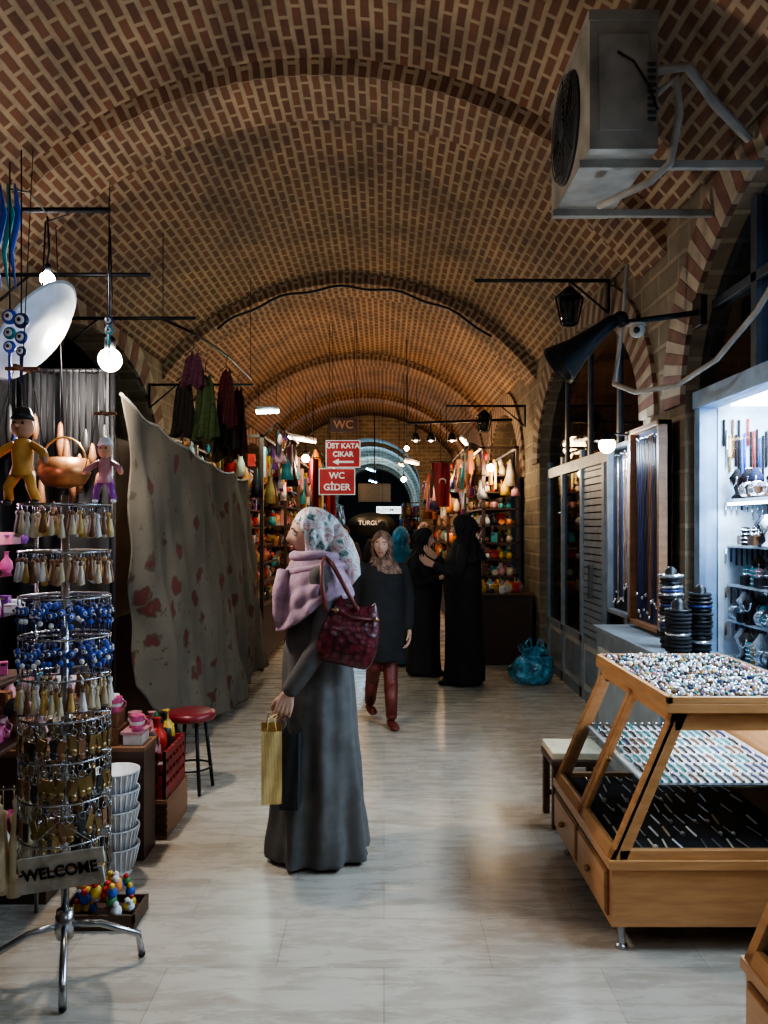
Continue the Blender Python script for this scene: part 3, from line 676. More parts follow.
def hangit(b,xx,yy,top,cols,lmax=.3,big=1):
    l=U(.03,lmax); mm=random.choice(cols); k=R()
    b.tube([(xx,yy,top),(xx,yy,top-l)],.002,BLK,4)
    if k<.4: b.lathe([(0,0),(.015*big,-.01),(.03*big,-.06*big),(.012*big,-.1*big),(0,-.11*big)],(xx,yy,top-l),mm,8)
    elif k<.7:
        h=U(.12,.35)*big; b.box((xx,yy,top-l-h/2),(.08*big,.08*big,h),mm,Matrix.Rotation(U(0,3),3,'Z')@Matrix.Diagonal((1,.3,1)).to_3x3())
    else:
        h=U(.15,.4)*big; b.lathe([(0,0),(.012*big,-.02),(.05*big,-h*.5),(.07*big,-h),(.0,-h)],(xx,yy,top-l),mm,9)
def stall(name,x0,x1,y0,y1,levels,cols,m=WOODM,dens=.1,s=1,step=0,face=1,hang=True,kinds='cbopd',lmax=.3,rail=None):
    b=B(); top=levels[-1]+.35
    for xx in(x0+.02,x1-.02):
        for yy in(y0+.02,y1-.02): b.bx(xx-.02,xx+.02,yy-.02,yy+.02,0,top,m)
    for i,z in enumerate(levels):
        xa,xb=(x0,x1-step*i) if face>0 else (x0+step*i,x1)
        b.bx(xa,xb,y0,y1,z-.02,z,m)
        xx=xa+.07*s
        while xx<xb-.06*s:
            yy=y0+.06
            while yy<y1-.07:
                if R()<.9: item(b,xx+U(-.01,.01),yy+U(-.01,.01),z,s*U(.7,1.5),cols,kinds)
                yy+=dens*U(.7,1.1)
            xx+=dens*1.25
    if hang:
        b.bx(x0,x1,y0,y0+.02,top-.03,top,m); b.bx(x0,x0+.02,y0,y1,top-.03,top,m); b.bx(x1-.02,x1,y0,y1,top-.03,top,m)
        n=int((y1-y0)/.06); fx=x1-.01 if face>0 else x0+.01
        for i in range(n): hangit(b,fx,y0+.05+i*.06,top,cols,lmax)
        n=int((x1-x0)/.06)
        for i in range(n): hangit(b,x0+.05+i*.06,y0+.01,top,cols,lmax)
    if rail:   # outrigger rail hung with goods, carried on arms from the stall top
        rx,z,cc,n,lm,big=rail; b.tube([(rx,y0,z),(rx,y1,z)],.01,BLK,6); fx=x1 if face>0 else x0
        for yy in(y0+.02,(y0+y1)/2,y1-.02): b.tube([(fx,yy,top-.02),(rx,yy,z)],.01,BLK,6)
        for i in range(n): hangit(b,rx+U(-.03,.03),y0+(y1-y0)*(i+.5)/n,z,cc,lm,big)
    b.bx(x0+.01,x1-.01,y0+.01,y1-.01,.08,levels[0]-.03,m)
    return b.build(name)
warm=[PN[k] for k in 'orange gold red cream yellow rose white brown teal purple brown black black'.split()]
pinks=[PN[k] for k in 'pink white rose cream purple white black'.split()]
dk=[PN[k] for k in 'brown navy black gold teal rose brown white'.split()]
b=B(); b.bx(-1.95,-1.42,3.36,3.95,0,.62,WOODD); b.bx(-1.97,-1.40,3.34,3.97,.62,.65,WOODM); 
b.bx(-1.72,-1.5,3.4,3.62,.65,.76,WOODM); b.bx(-1.72,-1.42,3.66,3.93,.65,.80,WOODM)
for yy in [3.4+.075*i for i in range(8)]:
    for xx in(-1.46,-1.56,-1.66,-1.80,-1.9):
        z=.65 if not(-1.72<xx<-1.42) else (.76 if yy<3.64 else .80)
        if xx>-1.5 and yy<3.64: z=.65
        item(b,xx,yy,z,U(.8,1.3),pinks if R()<.6 else dk)
b.build('souvenir_table')
stall('souvenir_shelf',-2.5,-2.05,2.9,4.22,[.92,1.2,1.5,1.8],dk+pinks,WOODD,.10,1.1)
b=B()
for z in(1.25,1.40,1.52):
    b.bx(-1.72,-1.42,2.86,3.3,z-.012,z,GLASS)
    for i in range(8): item(b,U(-1.66,-1.46),2.9+i*.05,z,U(.5,.75),[PN['pink'],PN['white'],PN['rose'],PN['purple']],'cob')
for px in(-1.71,-1.43):
    for py in(2.87,3.29): b.tube([(px,py,0),(px,py,1.62)],.008,CHROME,6)
for z in(.35,.75,1.0):
    b.bx(-1.72,-1.42,2.86,3.3,z-.012,z,WOODD)
    for i in range(10): item(b,U(-1.66,-1.46),2.9+i*.04,z,U(.7,1.0),dk+pinks,'cobd')
o=b.build('glass_trinket_shelf'); light('POINT',(-1.6,3.08,1.7),4,(1,.6,.85),o,.04)
b=B();  # black sheet added as backdrop, its colour standing in for the stall's darkness
b.grid(lambda u,v:(-2.5+1.02*u,4.33+.03*math.sin(u*30+v*2),2.42-2.35*v),60,20,BLKP)
b.tube([(-2.52,4.33,2.43),(-1.46,4.33,2.43)],.012,BLK,6)
b.tube([(-1.48,4.36,0),(-1.48,4.36,2.43)],.014,BLK,6)
for i in range(16):
    xx=-2.0+.034*i; zz=U(1.7,2.3); m=random.choice([PN['brown'],PN['black'],PN['navy'],PN['black'],PN['brown']]); l=U(.1,.25)
    b.tube([(xx,4.27,2.43),(xx,4.27,zz)],.003,BLK,4); b.lathe([(0,0),(.012,-.02),(.022,-l*.6),(.012,-l),(0,-l)],(xx,4.27,zz),m,8)
b.build('darkness_backdrop_cloth',solid=.004)
b=B(); b.lathe([(.02,0),(.10,.02),(.13,.08),(.12,.15),(.10,.15),(.12,.08),(.02,.02)],(-1.62,4.05,1.78),mat('copper_pot_metal',(.45,.2,.08),.35,.8),20)
b.tube([(-1.62+.11*math.cos(a*pi/8),4.05,1.92+.12*math.sin(a*pi/8)) for a in range(9)],.006,BRASS,6); b.tube([(-1.62,4.05,2.04),(-1.60,3.9,3.05)],.003,BLK,4); b.build('hanging_copper_pot')
b=B(); b.bx(-1.38,-1.10,4.05,4.48,0,.20,WOODM)
for i in range(5): b.bx(-1.385,-1.095,4.04,4.05,.02+i*.036,.045+i*.036,WOODD)
b.build('wooden_crate',bevel=.004)
b=B(); RC=mat('red_crate_plastic',(.28,.02,.02),.5)
x0,x1,y0,y1,z0,z1=-1.37,-1.11,4.06,4.46,.2,.44
b.bx(x0,x1,y0,y1,z0,z0+.02,RC)
for k in range(4):
    z=z0+.02+k*.06; b.bx(x0,x1,y0,y0+.012,z,z+.035,RC); b.bx(x0,x1,y1-.012,y1,z,z+.035,RC); b.bx(x0,x0+.012,y0,y1,z,z+.035,RC); b.bx(x1-.012,x1,y0,y1,z,z+.035,RC)
for k in range(7):
    t=x0+(x1-x0-.012)*k/6; b.bx(t,t+.012,y0,y0+.012,z0,z1,RC); t2=y0+(y1-y0-.012)*k/6; b.bx(x1-.012,x1,t2,t2+.012,z0,z1,RC)
for k in range(22): item(b,U(x0+.05,x1-.08),U(y0+.06,y1-.06),z1-.1+U(0,.08),1.3,[PN['red'],PN['red'],PN['black'],PN['green'],PN['rose'],PN['yellow']],'bod')
b.build('red_plastic_crate')
b=B()
for k in range(5):
    z=.03+k*.085
    b.lathe([(.072,0),(.076,.003),(.098,.10),(.105,.10),(.105,.108),(.095,.105),(.07,.008)],(-1.225,3.66,z),WHITE,24)
    for a in range(24): t=a*pi/12; b.tube([(-1.225+.077*math.cos(t),3.66+.077*math.sin(t),z),(-1.225+.102*math.cos(t),3.66+.102*math.sin(t),z+.1)],.004,WHITE,4)
b.lathe([(.07,0),(.07,.03)],(-1.225,3.66,0),WHITE,20)
b.build('stacked_plastic_baskets')
b=B(); b.bx(-1.38,-1.14,3.80,3.99,0,.52,WOODD); b.bx(-1.385,-1.135,3.79,4.0,.52,.54,WOODM)
b.bx(-1.37,-1.27,3.82,3.96,.54,.62,WOODM); b.bx(-1.36,-1.28,3.83,3.95,.62,.69,PN['brown']); b.bx(-1.25,-1.16,3.83,3.95,.54,.59,PN['white']); b.bx(-1.26,-1.155,3.82,3.96,.59,.605,PN['rose'])
for (xx,yy,zz,m) in((-1.19,3.86,.605,PN['pink']),(-1.22,3.92,.605,PN['rose']),(-1.30,3.87,.69,PN['pink']),(-1.33,3.92,.69,PN['white'])):
    b.lathe([(.026,0),(.034,.075),(.031,.075),(.024,.006)],(xx,yy,zz),m,14); b.lathe([(.0345,.035),(.0345,.05)],(xx,yy,zz-.005),PN['white'],14)
    b.tube([(xx+.033,yy,zz+.06),(xx+.052,yy,zz+.05),(xx+.05,yy,zz+.03),(xx+.029,yy,zz+.02)],.004,m,5)
b.build('stacked_boxes_with_pink_cups',bevel=.003)
b=B(); sx,sy=-1.16,4.80
b.lathe([(0,.435),(.14,.435),(.148,.45),(.145,.475),(.12,.485),(0,.487)],(sx,sy,0),REDV,28)
for a in range(4):
    t=a*pi/2+.6; b.tube([(sx+.09*math.cos(t),sy+.09*math.sin(t),.44),(sx+.14*math.cos(t),sy+.14*math.sin(t),.008)],.011,BLK,8)
b.tube([(sx+.125*math.cos(a*pi/12),sy+.125*math.sin(a*pi/12),.15) for a in range(24)],.006,BLK,6,closed=True)
b.build('round_stool')
# floral tarp
def tarp(u,v):
    y=4.42+.55*v*(1-u)+(7.9-4.42+.5*v)*u
    zt=2.32-.27*u-.06*math.sin(pi*u)-.035*abs(math.sin(u*pi*5)); zb=.10+.02*u+.05*math.sin(u*9)
    if u<.14: zb+=(.14-u)*3.5
    z=zt+(zb-zt)*v
    x=-1.46+.11*u+.08*math.sin(pi*u)*v + (.12*u)*v
    k=.25+.75*v; e=max(0,1-u/.12)
    w=.018*math.sin(u*40-3.5*v)*k+.026*math.sin(u*17-2.6*v+1)*k+.010*math.sin((u*1.2+v*.7)*22)+.010*math.sin(u*90+5*v)*v
    n=noise.noise(Vector((u*7,v*5,.3)))*.04*v
    y+=e*(.05*math.sin(v*9)+.07*math.sin(v*pi)-.02*math.sin(v*23))
    return (x+w+n-.07*e*v,y,z)
b=B(); b.grid(tarp,190,70,FLORAL); b.tube([tarp(i/40,0) for i in range(41)],.008,CABW,5)
b.build('floral_fabric_tarp',solid=.006)
b=B(); b.bx(-2.45,-1.72,4.6,7.9,0,1.0,WOODD); b.bx(-2.5,-2.45,4.5,8.2,1.0,2.4,WOODD)
for y in(4.6,6.2,7.85): b.bx(-1.72,-1.68,y,y+.04,0,2.1,WOODD)
b.build('covered_market_stall')
def garment(x,y,z,m,w=.4,h=.6,rot=0,kind='s',m2=None):
    M=Matrix.Translation((x,y,z))@Matrix.Rotation(rot,4,'Z'); b=B(M)
    def body(u,v):
        ww=w/2*(.62+.38*min(1,v*1.2)) if kind=='s' else w/2*(.5+.5*v)
        if v<.12: ww*=.75
        return ((u*2-1)*ww,.03*math.sin(u*14+v*4)*(.3+v)+.035*math.cos((u-.5)*pi),-h*v-.02*math.sin(u*12))
    def bk(u,v):
        p=body(u,v); return (p[0],-p[1],p[2])
    b.grid(body,20,14,m); b.grid(bk,20,14,m)
    if kind=='s':
        for sg in(-1,1): b.tube([(sg*w*.26,0,-.02),(sg*w*.5,0,-h*.25),(sg*w*.56,.0,-h*.55)],[.035,.04,.035],m2 or m,10)
    b.tube([(-w*.3,0,-.01),(0,0,.05),(w*.3,0,-.01)],.005,BLK,5); b.tube([(0,0,.05),(0,0,.12),(.02,0,.15)],.004,BLK,5)
    b.build('hanging_garment')
G=[pattern_mat('batik_'+n,[(.3,a),(.5,c),(.65,a)],18,.9,dist=1) for n,a,c in (('green',(.022,.05,.018),(.07,.095,.028)),('plum',(.05,.01,.026),(.12,.035,.06)),('red',(.11,.010,.010),(.05,.008,.009)),('brown',(.04,.025,.015),(.09,.06,.035)),('dark',(.015,.015,.014),(.035,.028,.025)))]
for a in((-1.62,6.8,3.05,G[1],.22,.28,.2,'d'),(-1.56,7.0,2.90,G[0],.24,.55,-.1,'d'),(-1.44,7.3,3.0,G[2],.20,.5,.4,'d'),(-1.50,7.7,2.95,G[4],.22,.62,.2,'d'),(-1.62,8.15,2.95,G[3],.26,.7,.1,'d'),(-1.80,7.2,2.9,G[4],.24,.5,0,'d'),(-1.45,7.95,2.95,G[2],.2,.65,.1,'d')):
    garment(*a)
b=B(); b.tube([(-1.74,6.3,3.22),(-1.6,6.8,3.22),(-1.45,7.5,3.17),(-1.4,8.4,3.13)],.012,BLK,6)
b.tube([(-1.74,6.3,3.22),(-1.74,6.3,3.9)],.004,BLK,5); b.tube([(-1.4,8.4,3.13),(-1.4,8.4,4.2)],.004,BLK,5); b.build('clothes_rail')
# far stalls
hk=[PN[k] for k in 'red brown black orange gold purple teal black rose navy'.split()]
stall('souvenir_stall',-2.4,-1.32,8.75,10.9,[.7,.92,1.14,1.36,1.58,1.8,2.02,2.24],warm+[PN['red'],PN['brown'],PN['black']],WOODD,.09,1.05,.07,lmax=.45,rail=(-1.17,2.72,hk,26,.35,1.1))
stall('souvenir_stall',-2.3,-1.22,11.6,15.5,[.7,1.0,1.3,1.6,1.9,2.2],warm+dk,WOODD,.15,1.5,.08,lmax=.5,rail=(-1.0,2.75,hk,28,.4,1.5))
stall('souvenir_stall',1.22,1.68,9.95,12.6,[.55,.76,.97,1.18,1.39,1.6,1.81,2.02,2.23],warm+[PN['white'],PN['yellow'],PN['white']],WOODD,.075,.95,0,-1,lmax=.55,rail=(1.08,2.62,hk,28,.3,1.0))
stall('souvenir_stall',1.05,1.66,13.4,17.0,[.7,1.0,1.3,1.6,1.9,2.2],warm,WOODD,.15,1.5,0,-1,lmax=.5,rail=(.9,2.65,hk,26,.4,1.5))
stall('souvenir_stall',-1.95,-1.35,22.2,27,[.7,1.1,1.5,1.9],warm+dk,WOODD,.2,2,0,1,lmax=.6)
stall('souvenir_stall',.55,1.15,22.2,27,[.7,1.1,1.5,1.9],warm+dk,WOODD,.2,2,0,-1,lmax=.6)
bulb((1.30,9.75,2.3),3.0,14,(1,.75,.45),'stall_bulb',.045,60); bulb((1.0,12.9,2.45),3.6,22,(1,.7,.4),'stall_bulb',.05,60)
bulb((-1.0,10.2,2.45),3.3,16,(1,.78,.5),'stall_bulb',.05,60); bulb((-.8,13.4,2.4),3.6,22,(1,.7,.4),'stall_bulb',.05,60)
bulb((.28,9.9,2.55),3.9,8,(.9,.95,1),'stall_bulb',.03,60); bulb((.30,12.2,2.3),3.9,8,(.9,.95,1),'stall_bulb',.04,60)
b=B(); b.bx(.98,1.7,9.15,9.8,0,.78,WOODD); b.bx(.96,1.72,9.13,9.82,.78,.81,WOODD)
for i in range(40): item(b,U(1.02,1.65),U(9.2,9.75),.81,1.1,warm)
b.build('market_counter',bevel=.005)
# ------------------------------------------------------------ signs
def sign(name,x,y,z,w,h,m,lines,top=None,ts=.1,tm=WTXT,frame=True,arrow=False):
    b=B(); b.box((x,y,z),(w,.02,h),m)
    if frame:
        for s in(-1,1): b.box((x+s*(w/2),y-.002,z),(.008,.026,h+.008),WTXT); b.box((x,y-.002,z+s*h/2),(w,.026,.008),WTXT)
    if top:
        for s in(-.4,.4): b.tube([(x+s*w,y,z+h/2),(x+s*w,y,top)],.003,BLK,4)
    if arrow:
        za=z-h*.30; b.box((x+.03,y-.013,za),(.18,.006,.022),WTXT); b.prism([(x-.12,za),(x-.05,za-.035),(x-.05,za+.035)],'y',y-.016,y-.010,WTXT)
    o=b.build(name)
    n=len(lines); hh=h*(.62 if arrow else .9); off=h*.14 if arrow else 0
    for i,t in enumerate(lines): text(t,ts,(x,y-.014,z+off+hh*((n-1)/2-i)/n),(pi/2,0,0),tm,o,'lettering_%d'%(i+1),bold=.002)
    return o
sign('toilet_direction_sign',-.46,9.0,2.40,.38,.30,REDS,['ÜST KATA','ÇIKAR'],3.9,.080,arrow=True)
sign('toilet_direction_sign',-.53,9.02,2.09,.40,.29,REDS,['WC','GİDER'],2.24,.10)
sign('wc_sign',-.50,9.9,2.84,.34,.18,mat('sign_brown_red',(.10,.025,.012),.5),['WC'],4.1,.14,mat('orange_lettering',(.5,.18,.07),.5,es=.15),False)
b=B(); b.box((-.22,18.5,2.36),(.75,.06,.42),mat('screen_frame',(.01,.01,.012),.3)); b.box((-.22,18.465,2.36),(.66,.01,.33),mat('screen_glass',(.02,.025,.025),.3))
b.tube([(-.22,18.5,2.57),(-.22,18.5,4.2)],.015,BLK,6); b.build('hanging_display_screen')
sign('lit_shop_sign',.1,17.0,1.93,.52,.15,mat('lit_sign',(.6,.75,.8),.5,es=3),['KUYUMCU'],3.9,.1,BLK,False)
b=B(); b.lathe([(.0,0),(.42,0),(.42,.03),(0,.03)],(-.22,14,1.62),mat('oval_sign_black',(.01,.012,.015),.4),32,Matrix.Rotation(pi/2,3,'X')@Matrix.Diagonal((1,.5,1)).to_3x3())
for s in(-.2,.2): b.tube([(-.22+s,13.98,1.8),(-.22+s,13.98,4.1)],.004,BLK,4)
o=b.build('oval_shop_sign'); text('TURGUN',.11,(-.22,13.965,1.64),(pi/2,0,0),WTXT,o)
def flag(x,y,z,w,h,m,emb=True):
    b=B(); b.tube([(x-w/2-.03,y,z+.01),(x+w/2+.03,y,z+.01)],.008,BLK,6); b.tube([(x,y,z),(x,y,z+.7)],.004,BLK,4)
    b.grid(lambda u,v:(x+(u-.5)*w*(1-.3*v)+.03*v,y+.05*math.sin(u*9+v*3),z-h*v),16,16,m)
    if emb:
        pts=[]; 
        for i in range(13): a=-2.2+4.4*i/12; pts.append((x+.02+.045*math.sin(a),y-.06,z-h*.45+.045*math.cos(a)))
        b.tube(pts,[.002+.008*math.sin(pi*i/12) for i in range(13)],mat('flag_crescent_cloth',(.35,.3,.28),.8),5)
    b.build('red_flag')
RF=mat('flag_red_cloth',(.17,.008,.01),.8); RFD=mat('dark_red_cloth',(.24,.01,.015),.8)
flag(.74,10.45,2.42,.24,.58,RF); flag(-.90,10.2,2.45,.13,.7,RFD,False); flag(-.74,11,2.35,.13,.7,RFD,False); flag(-.84,12,2.4,.16,.7,RFD,False)
b=B(); b.tube([(.3,10.6,2.95),(1.7,10.6,3.0)],.02,BLK,6); 
for xx in(.42,.62,.9): b.tube([(xx,10.6,2.95),(xx,10.58,2.8)],.008,BLK,5); b.lathe([(.03,.1),(.07,0),(.065,.0)],(xx,10.58,2.72),BLK,14); b.sph((xx,10.58,2.73),.03,EM('spot_small',(1,.85,.7),14),8)
b.build('track_spotlights')
# crumpled plastic bag slumped on the floor
b=B(); M=[]; BF=mat('blue_plastic_bag_film',(.06,.24,.36),.22,0,.6,14,.4)
for j in range(25):
    v=j/24; z=.36*v; rb=(.06+.13*math.sin(pi*min(1,.15+v*1.05))**.6) if v<.78 else .075+.06*(v-.78)/.22
    ring=[]
    for a in range(48):
        t=a*2*pi/48; n=noise.noise(Vector((math.cos(t)*2.3,math.sin(t)*2.3,v*4)))*.055+noise.noise(Vector((math.cos(t)*6,math.sin(t)*6,v*9)))*.022
        r=max(.01,rb+n*(1 if j>0 else .3)); ring.append((1.49+r*1.1*math.cos(t)+.03*v,8.1+r*math.sin(t),max(0.002,z+n*.5*(v>.05)+(.035*math.sin(t*3) if v>.85 else 0))))
    M.append(ring)
b.rings(M,BF)
for s in(-1,1): b.tube([(1.52+s*.05,8.1,.33),(1.52+s*.09,8.08,.41),(1.52+s*.05,8.07,.46),(1.52+s*.02,8.1,.36)],.011,BF,6)
b.build('plastic_bag')
# ------------------------------------------------------------ people
def head(M,name='head'):
    b=B(M); nu,nv=40,32
    def f(u,v):
        th=2*pi*u; ph=pi*v
        d=Vector((math.sin(ph)*math.sin(th),-math.sin(ph)*math.cos(th),math.cos(ph)))
        x=d.x*.074; y=d.y*.094; z=d.z*.115
        if z<0: k=1+z*3.2; x*=max(.5,k); y*=(1+z*1.2) if y<0 else max(.5,1+z*3)
        if y<0:
            fx=x; 
            y-=.024*math.exp(-(fx/.011)**2-((z+.018)/.020)**2)+.008*math.exp(-(fx/.009)**2-((z-.008)/.025)**2)
            y+=.009*(math.exp(-((fx-.032)/.016)**2-((z-.012)/.012)**2)+math.exp(-((fx+.032)/.016)**2-((z-.012)/.012)**2))
            y-=.006*math.exp(-(fx/.022)**2-((z+.058)/.010)**2)+.010*math.exp(-(fx/.02)**2-((z+.098)/.014)**2)
        return (x,y,z)
    b.grid(f,nu,nv,SKIN)
    for s in(-1,1):
        b.sph((s*.031,-.078,.010),(.013,.010,.0095),EYEW,12); b.sph((s*.031,-.0865,.010),(.0055,.003,.0055),EYEB,8)
        b.tube([(s*.016,-.090,.030),(s*.031,-.092,.036),(s*.05,-.078,.030)],[.002,.0035,.002],BROW,6)
        b.tube([(s*.018,-.082,.018),(s*.031,-.088,.021),(s*.045,-.078,.016)],.003,SKIN,6)
        b.sph((s*.076,.008,.0),(.008,.018,.03),SKIN,10)
    b.tube([(-.022,-.083,-.055),(-.008,-.094,-.051),(0,-.095,-.053),(.008,-.094,-.051),(.022,-.083,-.055)],[.002,.0045,.0035,.0045,.002],LIP,6)
    b.tube([(-.02,-.083,-.058),(0,-.094,-.062),(.02,-.083,-.058)],[.002,.0055,.002],LIP,6)
    b.tube([(0,.01,-.08),(0,.015,-.2)],[.048,.055],SKIN,14)
    return b.build(name)
def scarf(M,m,drop=.26,sh=(.17,.12),open_=.80,ztop=.058,zbot=-.105,bulk=1,name='headscarf',tail=None):
    b=B(M); nu,nv=96,60
    def f(u,v):
        th=2*pi*u; s,c=math.sin(th),-math.cos(th)
        fr=max(0,-c)
        if v<.6:
            ph=v/.6*math.radians(128); rx,ry,rz=.088*bulk,.112*bulk,.130
            if c<0: ry=.092
            p=Vector((rx*math.sin(ph)*s,ry*math.sin(ph)*c+.006,rz*math.cos(ph)))
            if c>0: p.y+=.022*math.sin(ph)**2*c*bulk
        else:
            t=(v-.6)/.4; ph=math.radians(128); z0=.130*math.cos(ph); 
            ax=.088*bulk*math.sin(ph); ay=(.112*bulk if c>0 else .092)*math.sin(ph)
            e=t*t*(3-2*t)
            rx=ax+.008+(sh[0]-ax)*e; ry=ay+.006+(sh[1]-ay)*e
            p=Vector((rx*s,ry*c+.006,z0-(drop+z0)*t))
        w=.0045*math.sin(th*9+v*16)+.003*math.sin(th*17-v*9); k=min(1,v*2)*(1-.8*fr)
        p.x+=s*w*k*1.4*(1+v); p.y+=c*w*k*1.4*(1+v)
        return tuple(p)
    def keep(u,v):
        p=f(u,v); a=abs(((u+.5)%1)-.5)*2*pi; q=(p[2]-(ztop+zbot)/2)/((ztop-zbot)/2)
        if abs(q)>=1: return True
        return a>open_*(1-q*q)**.32
    b.grid(f,nu,nv,m,keep=keep)
    if tail: b.tube(tail[0],tail[1],m,12)
    return b.build(name,solid=.005)
def hand_chains(b,m,side,curl=.45,spread=.004,s=1):
    n=-side
    kn=[(0,-.030,-.083),(0,-.010,-.088),(0,.011,-.085),(0,.029,-.077)]
    ln=[(.038,.024,.019),(.043,.028,.020),(.040,.026,.019),(.031,.019,.017)]
    P=lambda p:tuple(q*s for q in p)
    for k,l in zip(kn,ln):
        b.chain([P((0,k[1]*.45,-.01)),P((0,k[1]*.8,-.045)),P(k)],[.019*s,.015*s,.0105*s],m,10)
        a=curl*.6; p=Vector(k); pts=[P(p)]
        for q in l:
            d=Vector((n*math.sin(a),spread*k[1]*4,-math.cos(a))); p=p+d*q; pts.append(P(p)); a+=curl
        b.chain(pts,[.0100*s,.0088*s,.0080*s,.0068*s],m,10)
    b.chain([P((0,-.015,-.02)),P((n*.012,-.04,-.045)),P((n*.024,-.050,-.072)),P((n*.034,-.046,-.093))],[.016*s,.0125*s,.0095*s,.0078*s],m,10)
def hand(M,side,curl=.45,m=SKIN,s=1):
    b=B(M); b.chain([(0,0,.05),(0,0,0)],[.024,.020],m,12); hand_chains(b,m,side,curl,s=s)
    return b.build('hand_'+('left' if side>0 else 'right'),remesh=.0032,smooth_it=2)
def robe_rings(spec,folds,seg=96):
    out=[]
    zs=[s[0] for s in spec]; n=70
    for i in range(n+1):
        z=zs[0]+(zs[-1]-zs[0])*i/n
        for j in range(len(spec)-1):
            if spec[j][0]<=z<=spec[j+1][0]+1e-9: break
        a,c=spec[j],spec[j+1]; t=(z-a[0])/(c[0]-a[0]); t=t*t*(3-2*t)
        x0,y0,rx,ry=[a[k]+(c[k]-a[k])*t for k in(1,2,3,4)]
        ring=[]; fa=folds[0]*max(0,1-z/folds[1])
        for k in range(seg):
            th=2*pi*k/seg
            w=1+fa*(math.sin(th*folds[2]+2*z)+.6*math.sin(th*(folds[2]*1.7//1)+1.3-3*z))+.012*math.sin(th*3+z*22)*(1 if z<1.2 else .4)
            ring.append((x0+rx*math.sin(th)*w,y0-ry*math.cos(th)*w,z))
        out.append(ring)
    return out
def align(p,d,roll=0,fwd=Vector((0,-1,0))):
    z=-Vector(d).normalized(); y=-(fwd-z*fwd.dot(z)); y.normalize(); x=y.cross(z)
    M=Matrix((x,y,z)).transposed().to_4x4(); return Matrix.Translation(p)@M@Matrix.Rotation(roll,4,'Z')
def shoe(b,x,y,m,s=1,up=0):
    b.sph((x,y-.05*s,.032+up),(.042*s,.075*s,.032),m,14); b.sph((x,y-.11*s,.026+up),(.040*s,.060*s,.026),m,14); b.sph((x,y+.04*s,.036+up),(.036*s,.045*s,.036),m,14)
# --- main visitor
loc=Vector((-.315,3.86,0)); T=Matrix.Translation(loc)@Matrix.Rotation(math.radians(-82),4,'Z')@Matrix.Scale(1.012,4)
objs=[]
b=B(T)
spec=[(.02,0,.0,.22,.235),(.3,0,.0,.207,.21),(.6,0,-.005,.195,.185),(.85,0,-.005,.19,.168),(.97,0,-.01,.185,.157),(1.10,0,-.01,.16,.132),(1.24,0,-.01,.175,.135),(1.33,0,.0,.18,.115),(1.39,0,.01,.12,.085),(1.45,0,.01,.055,.055)]
b.rings(robe_rings(spec,(.095,1.25,8)),COAT)
LS=[(.175,.0,1.335),(.205,.02,1.19),(.222,.0,1.05),(.222,-.075,.93),(.215,-.135,.845)]
b.chain([Vector(p) for p in LS],[.060,.056,.050,.046,.042],COAT,16)
RS=[(-.175,.0,1.335),(-.21,.02,1.18),(-.225,.01,1.05),(-.225,-.04,.95),(-.215,-.085,.86)]
b.chain([Vector(p) for p in RS],[.060,.056,.050,.044,.040],COAT,16)
objs.append(b.build('long_coat',remesh=.0095,smooth_it=2))
objs.append(hand(T@align(Vector((.214,-.150,.822)),(-.0,-.25,-1)),1,.85))
objs.append(hand(T@align(Vector((-.214,-.098,.835)),(0,-.3,-1)),-1,.5))
HM=T@Matrix.Translation((0,-.04,1.53))@Matrix.Rotation(math.radians(3),4,'X')@Matrix.Rotation(math.radians(6),4,'Z')
objs.append(head(HM))
objs.append(scarf(HM,SCARF,.215,(.135,.105),open_=1.08,ztop=.062,zbot=-.108,bulk=1.06,tail=([(0.02,.10,.02),(.05,.135,-.06),(.07,.16,-.14),(.075,.175,-.20),(.06,.16,-.25)],[.05,.06,.058,.04,.012])))
b=B(T)
def sw(u,v):
    th=2*pi*u; s,c=math.sin(th),-math.cos(th); front=max(0,-c)
    drop=.21+.12*front+.02*math.sin(th*2+.5)
    z=1.43-drop*v+.004*math.sin(v*22+2*math.sin(th*2)); e=v**.42
    rx=.075+(.205)*e*(1-.10*v); ry=.08+(.085+.02*front)*e
    w=.007*math.sin(v*20+th*1.5)*v+.007*math.sin(th*13+v*4)*v
    return ((rx+w)*s,-.0+(ry+w)*c-.012*front,z)
b.grid(sw,120,40,SHAWL)
b.tube([(p[0],p[1],p[2]+.006) for p in [sw(i/48,.03) for i in range(48)]],.022,SHAWL,10,closed=True)
b.tube([(p[0]*.97,p[1]*.97,p[2]) for p in [sw(i/48,.22) for i in range(48)]],.015,SHAWL,10,closed=True)
b.tube([(.06,-.165,1.36),(.09,-.18,1.27),(.08,-.185,1.17),(.09,-.18,1.11)],[.03,.035,.03,.02],SHAWL,12)
objs.append(b.build('shawl',solid=.008))
b=B(T); shoe(b,.09,.14,BLK); shoe(b,-.08,-.06,BLK); objs.append(b.build('shoes'))
BM=T@Matrix.Translation((.245,.125,1.09))@Matrix.Rotation(math.radians(-14),4,'X')
b=B(BM); rs_=[]
for j in range(15):
    v=j/14; z=-.14+.27*v; prof=math.sin(pi*(.12+.80*v))**.45
    hx=.06*prof*(1.25-.6*v); hy=(.150-.035*v)*prof**.6
    rs_.append([(hx*math.copysign(abs(math.sin(a*2*pi/36))**.7,math.sin(a*2*pi/36)),-hy*math.copysign(abs(math.cos(a*2*pi/36))**.7,math.cos(a*2*pi/36)),z+.03*math.cos(a*4*pi/36)*(v**2)) for a in range(36)])
b.rings(rs_,CROC)
b.tube([(.045,-.11,.09),(.05,0,.075),(.045,.11,.09)],.006,BURG,6)
for s in(-1,1): b.sph((.05,s*.09,.09),.012,BRASS,8)
b.M=T
